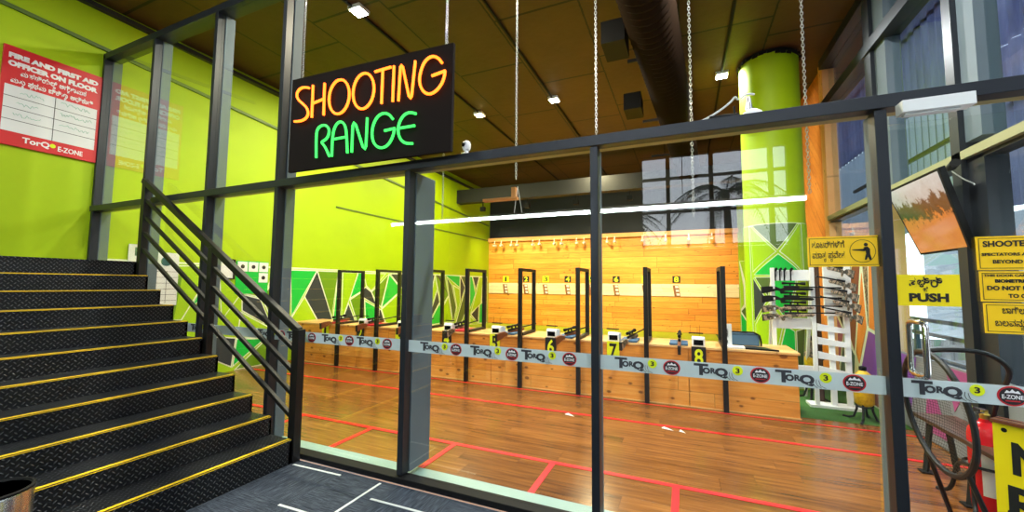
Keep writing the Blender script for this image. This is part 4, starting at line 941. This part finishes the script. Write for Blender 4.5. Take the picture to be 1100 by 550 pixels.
# monitor
tv = thing('wall_monitor', (2.08, 4.72, 1.84), 'tilted wall monitor with painted reflection of orange wall and dark foliage beside door', 'monitor')
TL, TR, BR, BL = Vector((1.88, 5.12, 2.46)), Vector((1.88, 4.22, 2.46)), Vector((2.13, 4.42, 1.82)), Vector((2.13, 5.16, 1.82))
nrm = (TR - TL).cross(BL - TL).normalized(); nrm = nrm if nrm.x < 0 else -nrm
vs = [TL, TR, BR, BL]; bk = [v - nrm * .045 for v in vs]
MB().add([*vs, *bk], [(0, 1, 2, 3), (7, 6, 5, 4), (0, 4, 5, 1), (1, 5, 6, 2), (2, 6, 7, 3), (3, 7, 4, 0)]).build('housing', 'black_matte', tv)
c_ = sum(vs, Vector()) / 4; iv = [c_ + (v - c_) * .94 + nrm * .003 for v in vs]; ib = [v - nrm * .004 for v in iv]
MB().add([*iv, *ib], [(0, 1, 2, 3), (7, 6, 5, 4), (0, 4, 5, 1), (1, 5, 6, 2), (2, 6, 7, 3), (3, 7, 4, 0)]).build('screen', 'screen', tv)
MB().beam((2.06, 4.7, 2.2), (2.22, 4.7, 2.25), .08, .08).build('bracket', 'black_steel', tv)
a = onX(1022, 180, 2.05)
sc = MB().tube([(2.06, a.y + .02, a.z + .01), (2.02, a.y - .12, a.z + .01)], .032, 14).build('bullet_camera', 'black_matte'); tag(sc, 'small black bullet camera under the beam above the monitor', 'camera')
tag(MB().tube(smooth([Vector(q) for q in [(2.05, a.y, a.z - .03), (2.10, a.y - .05, a.z - .12), (2.14, a.y - .08, a.z - .16), (2.12, a.y - .12, a.z - .18)]]), .005, 5).build('camera_cable', 'paper'), 'thin white cable dangling from the black bullet camera', 'cable')
# bench
bn = thing('wooden_bench', (1.9, 4.0, 0), 'narrow dark wooden bench on black trestle legs by right windows', 'bench')
MB().box((1.76, 3.35, .42), (2.03, 4.55, .45)).build('seat', 'dark_wood', bn, bevel=.004)
for y in (3.95, 4.5):
    for s_ in (-1, 1): MB().beam((1.9 + s_ * .05, y, .42), (1.9 + s_ * .12, y + .06 * s_, 0.01), .03, .03).build('leg', 'black_steel', bn)
for y, s_ in ((3.95, -1), (4.5, -1)): MB().box((1.74, y - .10, 0), (1.83, y - .02, .012)).build('foot_plate', 'black_steel', bn)
# hoop with netting
hp = thing('hoop_chair', (1.5, 3.55, 0), 'round dark metal hoop chair with wire netting behind door handle', 'chair')
hc = Vector((1.385, 3.30, .755)); ax = Vector((1, 0.02, .10)).normalized(); u = Vector((-.02, 1, 0)).normalized(); w_ = ax.cross(u).normalized()
def hoop(rx, rz_, n_=36): return [hc + u * (rx * math.cos(2 * PI * i / n_)) + w_ * (rz_ * math.sin(2 * PI * i / n_)) for i in range(n_)]
MB().tube(hoop(.34, .355), .016, 8, closed=True).build('hoop', 'black_steel', hp)
m = MB(); ring = [hoop(.34 * (1 - k / 6), .355 * (1 - k / 6)) for k in range(6)]
for k in range(5):
    dd = ax * .0
    for i in range(36):
        j = (i + 1) % 36; o1 = ax * (.10 * (1 - (1 - k / 6) ** 2)); o2 = ax * (.10 * (1 - (1 - (k + 1) / 6) ** 2))
        m.add([ring[k][i] + o1, ring[k][j] + o1, ring[k + 1][j] + o2, ring[k + 1][i] + o2], [(0, 1, 2, 3)], True)
m.build('netting', 'net', hp)
bt = min(hoop(.34, .355), key=lambda v: v.z)
for s_ in (-1, 1):
    MB().tube([hc + u * (.2 * s_) - w_ * .28 * (1 if w_.z > 0 else -1), (hc.x + .16, hc.y + .25 * s_, .012)], .013, 8).build('leg', 'black_steel', hp)
MB().tube(smooth([Vector(q) for q in [(1.385, 3.42, 1.09), (1.46, 3.40, 1.115), (1.66, 3.4, 1.12), (1.76, 3.4, 1.05), (1.80, 3.45, .97), (1.86, 3.7, .80), (1.93, 3.95, .46)]]), .014, 8).build('arm_tube', 'black_steel', hp)
# extinguisher and stand
ex = thing('fire_extinguisher', (1.93, 4.0, 0), 'red fire extinguisher with label standing behind the yellow board', 'fire extinguisher')
E0 = Vector((1.87, 3.86, 0)); fx = Matrix.Translation(E0)
MB(fx).lathe([(.085, .0), (.092, .012), (.092, .50), (.085, .54), (.06, .575), (.03, .59), (.028, .61)], (0, 0, 0), 32).build('cylinder', 'ext_red', ex)
MB(fx).lathe([(.024, .61), (.026, .64), (.018, .65), (.018, .67)], (0, 0, 0), 16).build('valve', 'brass', ex)
MB(fx).beam((0, 0, .67), (-.10, -.07, .70), .02, .012).beam((0, 0, .655), (-.09, -.06, .655), .02, .01).build('lever', 'steel', ex)
MB(fx).tube(smooth([Vector(q) for q in [(.03, 0, .64), (.12, .02, .62), (.13, .02, .40), (.11, 0, .2)]]), .010, 8).build('hose', 'rubber', ex)
lb = MB(fx)
pa = [-2.35 + .12 * i for i in range(10)]
for a0, a1 in zip(pa, pa[1:]): lb.add([(.0935 * math.cos(a0), .0935 * math.sin(a0), .12), (.0935 * math.cos(a1), .0935 * math.sin(a1), .12), (.0935 * math.cos(a1), .0935 * math.sin(a1), .42), (.0935 * math.cos(a0), .0935 * math.sin(a0), .42)], [(0, 1, 2, 3)], True)
lb.mat(1)
for z in (.15, .2, .25, .3, .35):
    for a0, a1 in zip(pa[5:8], pa[6:9]): lb.add([(.0945 * math.cos(a0), .0945 * math.sin(a0), z), (.0945 * math.cos(a1), .0945 * math.sin(a1), z), (.0945 * math.cos(a1), .0945 * math.sin(a1), z + .03), (.0945 * math.cos(a0), .0945 * math.sin(a0), z + .03)], [(0, 1, 2, 3)], True)
lb.build('label_sheet', ['paper', 'yellow_strip'], ex)
es = thing('extinguisher_stand', (1.75, 3.85, 0), 'black bent tube stand with ring around the fire extinguisher', 'stand')
MB().tube([E0 + Vector((.115 * math.cos(2 * PI * k / 24), .115 * math.sin(2 * PI * k / 24), .30)) for k in range(24)], .010, 8, closed=True).build('ring', 'black_steel', es)
MB().tube(smooth([Vector(q) for q in [(1.78, 3.79, .36), (1.745, 3.765, .34), (1.735, 3.75, .10), (1.72, 3.70, .03), (1.58, 3.48, .016)]]), .013, 8).build('leg', 'black_steel', es)
MB().tube(smooth([Vector(q) for q in [(1.76, 3.81, .30), (1.75, 3.95, .28), (1.74, 4.0, .05), (1.7, 4.1, .016)]]), .013, 8).build('leg', 'black_steel', es)
# yellow A board in front of the glass
ab = thing('folding_notice_board', (1.2, 2.0, 0), 'yellow folding floor board with large black capitals at right edge', 'sign')
P0 = Vector((1.028, 2.10, 0)); th = math.radians(48); dr_ = Vector((math.cos(th), -math.sin(th), 0)); nb_ = Vector((math.sin(th), math.cos(th), 0))
lean = -.03
fb = lambda u, v, w: P0 + dr_ * u - nb_ * (w + v * lean) + Vector((0, 0, v))
MB().prism([(0, .02), (.5, .02), (.5, 1.02), (0, 1.02)], fb, .012).build('front_face', 'yellow_green', ab, bevel=.002)
MB().prism([(.004, .024), (.496, .024), (.496, 1.016), (.004, 1.016)], lambda u, v, w: fb(u, v, w - .006), .005).build('backing', 'black_matte', ab)
MB().prism([(0, .02), (.5, .02), (.5, 1.02), (0, 1.02)], lambda u, v, w: P0 + dr_ * u + nb_ * (.035 + w + (1.02 - v) * .38) + Vector((0, 0, v)), .012).build('rear_face', 'black_matte', ab, bevel=.002)
MB().prism([(0, 0), (.5, 0), (.5, .012), (0, .012)], lambda u, v, w: P0 + dr_ * u + nb_ * (w - .012 + 1.02 * lean * -1 - .015) + Vector((0, 0, 1.008 + v)), .06).build('top_rail', 'stock_wood', ab)
t = MB()
ft = lambda u, v, w: fb(u, v, .0135 + w)
text(t, 'NO', .2, ft, .046, .835, .006, height=.115, width=.20); text(t, 'RE', .2, ft, .032, .68, .006, height=.115, width=.16); text(t, 'RE', .2, ft, .034, .535, .006, height=.115, width=.16)
t.build('lettering', 'ink', ab)
m = MB()
for (u_, v_) in ((.03, .985), (.035, .70), (.47, .985)): m.add([tuple(ft(u_ + .008 * math.cos(2 * PI * k / 14), v_ + .008 * math.sin(2 * PI * k / 14), .0)) for k in range(14)], [tuple(range(14))])
m.build('bolt', 'gunmetal', ab)
# ------------------------------------------------------------------ yellow signs on the glass
GF = gy - .0045
def glass_sign(name, x0, x1, z0, z1, label, border=True, mat='yellow_sign'):
    o = thing(name, ((x0 + x1) / 2, GF, z0), label, 'sign')
    MB().box((x0, GF - .004, z0), (x1, GF, z1)).build('plate', mat, o)
    if border:
        m = MB(); e = .008; q = .0025; y = GF - .0048
        m.box((x0 + e, y, z0 + e), (x1 - e, y + .001, z0 + e + q)).box((x0 + e, y, z1 - e - q), (x1 - e, y + .001, z1 - e)).box((x0 + e, y, z0 + e), (x0 + e + q, y + .001, z1 - e)).box((x1 - e - q, y, z0 + e), (x1 - e, y + .001, z1 - e)); m.build('border', 'ink', o)
    return o, (lambda u, v, w: (x0 + u, GF - .0055 - w * .3, z0 + v))
o, fn = glass_sign('entry_sign', .608, .912, 1.607, 1.765, 'yellow sign with aiming marksman in an oval, left of the door')
t = MB()
kannada(t, [('ಶೂ', 0), ('ಟ', 0), ('ರ್', 0), ('ಗ', 0), ('ಳಿ', 0), ('ಗೆ', 0)], .045, fn, .02, .100, .0004, width=.14)
kannada(t, [('ಮಾ', 0), ('ತ', 'ರ'), (' ', 0), ('ಪ', 'ರ'), ('ವೇ', 0), ('ಶ', 0)], .045, fn, .02, .045, .0004, width=.14); t.build('lettering', 'ink', o)
m = MB(); m.tube([fn(.232 + .052 * math.cos(2 * PI * k / 32), .079 + .058 * math.sin(2 * PI * k / 32), 0) for k in range(32)], .0012, 5, closed=True)
for pl in ([(.236, .098), (.252, .102), (.262, .09), (.262, .062), (.246, .062), (.244, .078)], [(.244, .062), (.262, .062), (.268, .034), (.258, .034), (.253, .05), (.246, .034), (.238, .034)], [(.190, .088), (.190, .084), (.240, .078), (.248, .086), (.244, .094), (.232, .090)]):
    m.prism(pl, fn, .003)
m.prism([(.246 + .0085 * math.cos(2 * PI * k / 14), .112 + .009 * math.sin(2 * PI * k / 14)) for k in range(14)], fn, .003); m.build('marksman_symbol', 'ink', o)
o, fn = glass_sign('push_sign', .968, 1.198, 1.413, 1.565, 'yellow PUSH sign on the glass door above its handle', False, 'yellow_green')
t = MB(); kannada(t, [('ತ', 0), ('ಳಿ', 'ಳ'), ('ರಿ', 0)], .060, fn, .045, .092, .0014, width=.125); text(t, 'PUSH', .06, fn, .042, .020, .003, width=.145, height=.042); t.build('lettering', 'ink', o)
o, fn = glass_sign('spectator_sign', 1.262, 1.56, 1.585, 1.742, 'yellow sign reading SHOOTERS, top of the three stacked on the door')
t = MB(); text(t, 'SHOOTERS', .04, fn, .022, .108, .0014, width=.175, height=.028); text(t, 'SPECTATORS ARE', .02, fn, .016, .066, .0006, width=.17, height=.014); text(t, 'BEYOND T', .03, fn, .052, .030, .001, width=.12, height=.018); t.build('lettering', 'ink', o)
o, fn = glass_sign('access_sign', 1.266, 1.56, 1.440, 1.580, 'yellow sign reading DO NOT U, middle of three stacked on the door')
t = MB(); text(t, 'THIS DOOR CAN O', .02, fn, .014, .115, .0006, width=.16, height=.011); text(t, 'BIOMETRIC', .02, fn, .050, .087, .001, width=.11, height=.016); text(t, 'DO NOT U', .03, fn, .022, .052, .0014, width=.135, height=.021); text(t, 'TO O', .03, fn, .09, .018, .0012, width=.06, height=.019); t.build('lettering', 'ink', o)
o, fn = glass_sign('script_sign', 1.272, 1.56, 1.295, 1.434, 'yellow sign in local script only, lowest of the three on the door')
t = MB(); kannada(t, [('ಬಾ', 0), ('ಗಿ', 0), ('ಲ', 0), ('ನು', 'ನ')], .04, fn, .06, .092, .0005, width=.10); kannada(t, [('ಬ', 0), ('ಲ', 0), ('ವ', 0), ('ನು', 'ನ')], .04, fn, .034, .035, .0005, width=.10); t.build('lettering', 'ink', o)
# ================================================================== CEILING THINGS
for i, (x, y0, y1) in enumerate([(-4.0, 2.7, 13.9), (-2.32, 2.7, 13.9), (.67, 2.7, 13.9)]):
    conduit('ceiling_conduit', [(x, y0, CZ - .02), (x, y1, CZ - .02)], .022, 'black_matte', ['dark ceiling conduit passing behind the neon sign', 'dark ceiling conduit running through the bright central ceiling lamp', 'dark ceiling conduit above the lime column'][i])
lamps = [((-3.96, 3.88), 'lamp_w', 'bright ceiling lamp above the neon sign', (1, .93, .75)), ((-4.0, 7.42), 'lamp_y', 'small warm ceiling lamp right of the neon sign', (1, .85, .5)), ((-2.3, 7.36), 'lamp_w', 'bright white ceiling lamp between two hanging chains', (.95, 1, 1)), ((.67, 7.59), 'lamp_w', 'bright white ceiling lamp left of the lime column', (.95, 1, 1)),
         ((-2.3, 11.2), 'lamp_y', 'added warm ceiling lamp at the far end, out of sight', (1, .85, .5)), ((-5.4, 5.6), 'lamp_y', 'added warm ceiling lamp, out of sight, close to the left lime wall', (1, .88, .6)), ((-5.6, 9.6), 'lamp_y', 'added warm ceiling lamp, out of sight, in the far left corner', (1, .85, .5)),  # these three lamps are added out of sight to wash lime wall and range
         ((-2.3, 3.88), 'lamp_y', 'added ceiling lamp out of view just inside the glass, right of the neon sign', (1, .88, .62)), ((.67, 3.88), 'lamp_w', 'added ceiling lamp out of view just inside the glass above the door side', (1, .97, .9))]  # both added out of frame to brighten the underlit counter
l0 = {}
def lampdata(name, typ, loc, energy, color, **k):
    L = bpy.data.lights.new(name, typ); L.energy = energy; L.color = color
    for a_, v_ in k.items(): setattr(L, a_, v_)
    o = bpy.data.objects.new(name, L); COL.objects.link(o); o.location = loc; return o
ENG = [130, 120, 185, 170, 140, 100, 130, 150, 170]
for i, ((x, y), mt, lbl, c_) in enumerate(lamps):
    o = thing('ceiling_lamp', (x, y, CZ - .09), lbl, 'ceiling lamp', 'ceiling lamps')
    MB().box((x - .10, y - .10, CZ - .05), (x + .10, y + .10, CZ - .001)).build('housing', 'white', o, bevel=.004)
    MB().box((x - .08, y - .08, CZ - .06), (x + .08, y + .08, CZ - .051)).build('diffuser', mt, o)
    q = lampdata('lamp_light', 'AREA', (0, 0, -.02), ENG[i], c_, shape='SQUARE', size=.2, spread=PI); q.parent = o
# spotlights washing the target wall
for x in (-6.2, -4.6, -3.0, -1.4, .2):
    q = lampdata('target_wash', 'SPOT', (x, YB - 2.2, 3.9), 430, (1, .84, .46), spot_size=1.5, spot_blend=.9, shadow_soft_size=.12)
    q.rotation_euler = Vector((0, 2.2, -2.3)).to_track_quat('-Z', 'Y').to_euler()
    fx_ = thing('wall_washer', (x, YB - 2.2, 3.95), 'small dark floodlight on the far beam aimed at the targets', 'floodlight', 'floodlights on the far beam')
    MB().box((x - .08, YB - 2.33, 3.96), (x + .08, YB - 2.21, 4.1)).build('housing', 'black_matte', fx_); MB().box((x - .01, YB - 2.28, 4.1), (x + .01, YB - 2.24, 4.25)).build('bracket', 'black_matte', fx_)
# duct
dc = thing('air_duct', (-.4, 7, 4.4), 'big dark ribbed air duct running under the ceiling above the range', 'duct')
path = [(-.42 + .004 * k, 2.8 + .06 * k, 4.60) for k in range(152)]
MB().tube(path, [.265 if k % 2 else .29 for k in range(152)], 20).build('ribbed_tube', 'duct', dc)
for (y_, z_) in ((4.95, 4.45), (6.95, 4.45)): MB().box((-.88, y_ - .22, z_), (-.60, y_ + .22, z_ + .28)).build('outlet_box', 'black_matte', dc)
for y_ in (3.6, 6.0, 8.4, 10.8): MB().box((-.72, y_, 4.85), (-.12, y_ + .03, 4.9)).tube([(-.4, y_ + .015, 4.88), (-.4, y_ + .015, CZ)], .012, 6).build('hanger', 'black_steel', dc)
# fluorescent tube behind the viewer
tl = thing('linear_lamp', (-3.2, -3.03, 3.03), 'long white tube lamp hanging in the entrance hall behind the camera', 'lamp')
x0 = -6.9
MB().tube([(-6.95, -3.03, 3.03), (1.95, -3.03, 3.03)], .045, 12).build('tube', 'tube_lamp', tl)
MB().box((-6.95, -3.08, 3.06), (1.97, -2.98, 3.10)).build('housing', 'white', tl)
MB().tube([(-5, -3.03, 3.1), (-5, -3.03, CZ)], .006, 5).tube([(0, -3.03, 3.1), (0, -3.03, CZ)], .006, 5).build('suspension_rod', 'steel', tl)
# entrance hall lamps (behind the camera)
for x, y in ((-4.5, .2), (-1.0, -1.2), (1.5, .3)):
    o = thing('hall_lamp', (x, y, CZ - .06), 'square ceiling lamp of the entrance hall behind the camera', 'ceiling lamp', 'entrance hall ceiling lamps')
    MB().box((x - .2, y - .2, CZ - .05), (x + .2, y + .2, CZ - .001)).build('housing', 'white', o); MB().box((x - .18, y - .18, CZ - .056), (x + .18, y + .18, CZ - .051)).build('diffuser', 'lamp_w', o)
    q = lampdata('hall_light', 'AREA', (0, 0, -.03), 75, (.95, .98, 1), shape='SQUARE', size=.4); q.parent = o
# ================================================================== OUTSIDE
def sheet(z0, z1, x0, mat, name, label, ya=2.4, yb=9.4):
    cs = MB(); ny = int((yb - ya) / .027); vs = []; fs_ = []
    for i in range(ny + 1):
        y = ya + (yb - ya) * i / ny; x = x0 + .026 * math.sin(i * PI / 3)
        vs += [(x, y, z0), (x, y, z1), (x + .003, y, z0), (x + .003, y, z1)]
    for i in range(ny):
        a = 4 * i; b = a + 4; fs_ += [(a, b, b + 1, a + 1), (a + 2, a + 3, b + 3, b + 2)]
    return tag(cs.add(vs, fs_, True).build(name, mat), label, 'cladding')
sheet(2.30, 3.95, 3.03, 'poly_low', 'corrugated_sheet', 'pale clear corrugated sheet low outside the windows, seen through the door', 6.1, 13.8)
sheet(2.30, 3.90, 2.95, 'poly', 'corrugated_sheet', 'weathered bluish corrugated sheet outside above the three stacked signs', 2.4, 5.95)
o = sheet(3.90, 6.4, 2.95, 'poly', 'corrugated_sheet', 'weathered bluish corrugated sheeting outside the upper right windows', 2.4, 13.8)
MB().beam((2.99, 2.4, 3.3), (2.99, 9.4, 3.3), .04, .05).beam((2.99, 2.4, 5.0), (2.99, 9.4, 5.0), .04, .05).build('rail', 'black_steel', o)
tag(MB().beam((2.7, 7.1, 0), (2.7, 7.1, 5.0), .12, .12).build('timber_upright', 'lumber'), 'pale timber upright outside the windows right of column', 'post')
fr_ = thing('terrace_railing', (3.6, 6, 0), 'dark teal horizontal terrace rails outside the glass', 'railing')
for z in (.98, .76, .4): MB().beam((3.6, 2.8, z), (3.6, 11, z), .04, .06).build('rail_bar', 'teal_rail', fr_)
for y in (3, 5, 7, 9, 11): MB().box((3.57, y - .03, 0), (3.63, y + .03, 1.0)).build('post', 'teal_rail', fr_)
tb = thing('terrace_table', (4.3, 6.6, 0), 'orange topped terrace table outside', 'table')
MB().box((3.9, 5.6, .72), (4.7, 7.0, .76)).build('table_top', 'm_orange', tb, bevel=.005)
for x in (3.97, 4.63):
    for y in (5.68, 6.92): MB().beam((x, y, 0), (x, y, .72), .04, .04, (1, 0, 0)).build('leg', 'black_steel', tb)
for x, y, l in ((4.2, 5.1, 'green terrace chair in front of the orange table'), (4.3, 7.5, 'green terrace chair behind the orange table')):
    c = thing('terrace_chair', (x, y, 0), l, 'chair', 'green terrace chairs')
    MB().box((x - .22, y - .22, .42), (x + .22, y + .22, .46)).build('seat', 'green_chair', c, bevel=.005)
    MB().box((x + .19, y - .22, .46), (x + .23, y + .22, .9)).build('backrest', 'green_chair', c, bevel=.005)
    for a in (-.19, .19):
        for b in (-.19, .19): MB().beam((x + a, y + b, 0), (x + a, y + b, .42), .03, .03, (1, 0, 0)).build('leg', 'green_chair', c)
struct('wall_terrace', MB().box((7.5, 0, -.1), (7.7, 18, 3.4)), 'out_white')
# palm trees outside the rear window (seen mirrored in the glass)
def palm(x, y, h, label, seed, L=2.0):
    o = thing('palm_tree', (x, y, 0), label, 'palm tree'); R = random.Random(seed)
    MB().tube([(x, y, 0), (x + .05, y, h * .5), (x, y, h)], [.16, .11, .09], 10).build('trunk', 'bark', o)
    for k in range(13):
        a = 2 * PI * k / 13 + R.uniform(-.15, .15); up_ = R.uniform(.2, 1.0); m = MB(); spine = []
        for j in range(9):
            t_ = j / 8; spine.append(Vector((x + L * t_ * math.cos(a), y + L * t_ * math.sin(a), h + L * (up_ * t_ - (1.0 + .3 * up_) * t_ * t_))))
        m.tube(spine, [.02 - .0018 * j for j in range(9)], 5)
        side = Vector((-math.sin(a), math.cos(a), 0))
        for j in range(1, 33):
            t_ = j / 33 * 8; i0 = min(int(t_), 7); c = spine[i0].lerp(spine[i0 + 1], t_ - i0); d = (spine[i0 + 1] - spine[i0]).normalized(); ll = .42 * math.sin(PI * min(1, .15 + j / 36))
            for s_ in (-1, 1):
                e = c + side * s_ * ll * .75 + d * ll * .5 + Vector((0, 0, -ll * .45)); w2 = d * .018
                m.add([c - w2, c + w2, e, c + Vector((0, 0, -.012))], [(0, 1, 2), (0, 2, 3), (1, 3, 2)])
        m.build('frond', 'leaf', o)
palm(1.15, -7.6, 4.2, 'tall palm tree outside the rear window, mirrored in the glass', 1)
palm(-2.2, -12.5, 4.2, 'shorter palm tree farther left outside the rear window', 2, 1.7)
# the far building's flat roof edge so the sky meets something
# ================================================================== WORLD, CAMERA
wd = bpy.data.worlds.new('sky'); bpy.context.scene.world = wd; wd.use_nodes = True; wt = wd.node_tree
bgd = wt.nodes['Background']; geo = wt.nodes.new('ShaderNodeTexCoord'); sx_ = wt.nodes.new('ShaderNodeSeparateXYZ'); wt.links.new(geo.outputs['Generated'], sx_.inputs[0])
rp_ = wt.nodes.new('ShaderNodeValToRGB'); wt.links.new(sx_.outputs[2], rp_.inputs[0]); rp_.color_ramp.elements[0].color = (.86, .92, 1, 1); rp_.color_ramp.elements[1].color = (.62, .76, 1, 1)
wt.links.new(rp_.outputs[0], bgd.inputs[0]); bgd.inputs[1].default_value = 4.2
cd = bpy.data.cameras.new('camera'); co = bpy.data.objects.new('camera', cd); COL.objects.link(co)
cd.sensor_width = 36; cd.lens = F / 1100 * 36; cd.clip_start = .05; cd.clip_end = 100
R3 = Matrix((RIGHT, UP, -FWD)).transposed(); co.matrix_world = Matrix.Translation(EYE) @ R3.to_4x4()
sc = bpy.context.scene; sc.camera = co
sc.view_settings.view_transform = 'Standard'; sc.view_settings.look = 'None'; sc.view_settings.gamma = 1; sc.view_settings.use_curve_mapping = False; sc.view_settings.exposure = .0
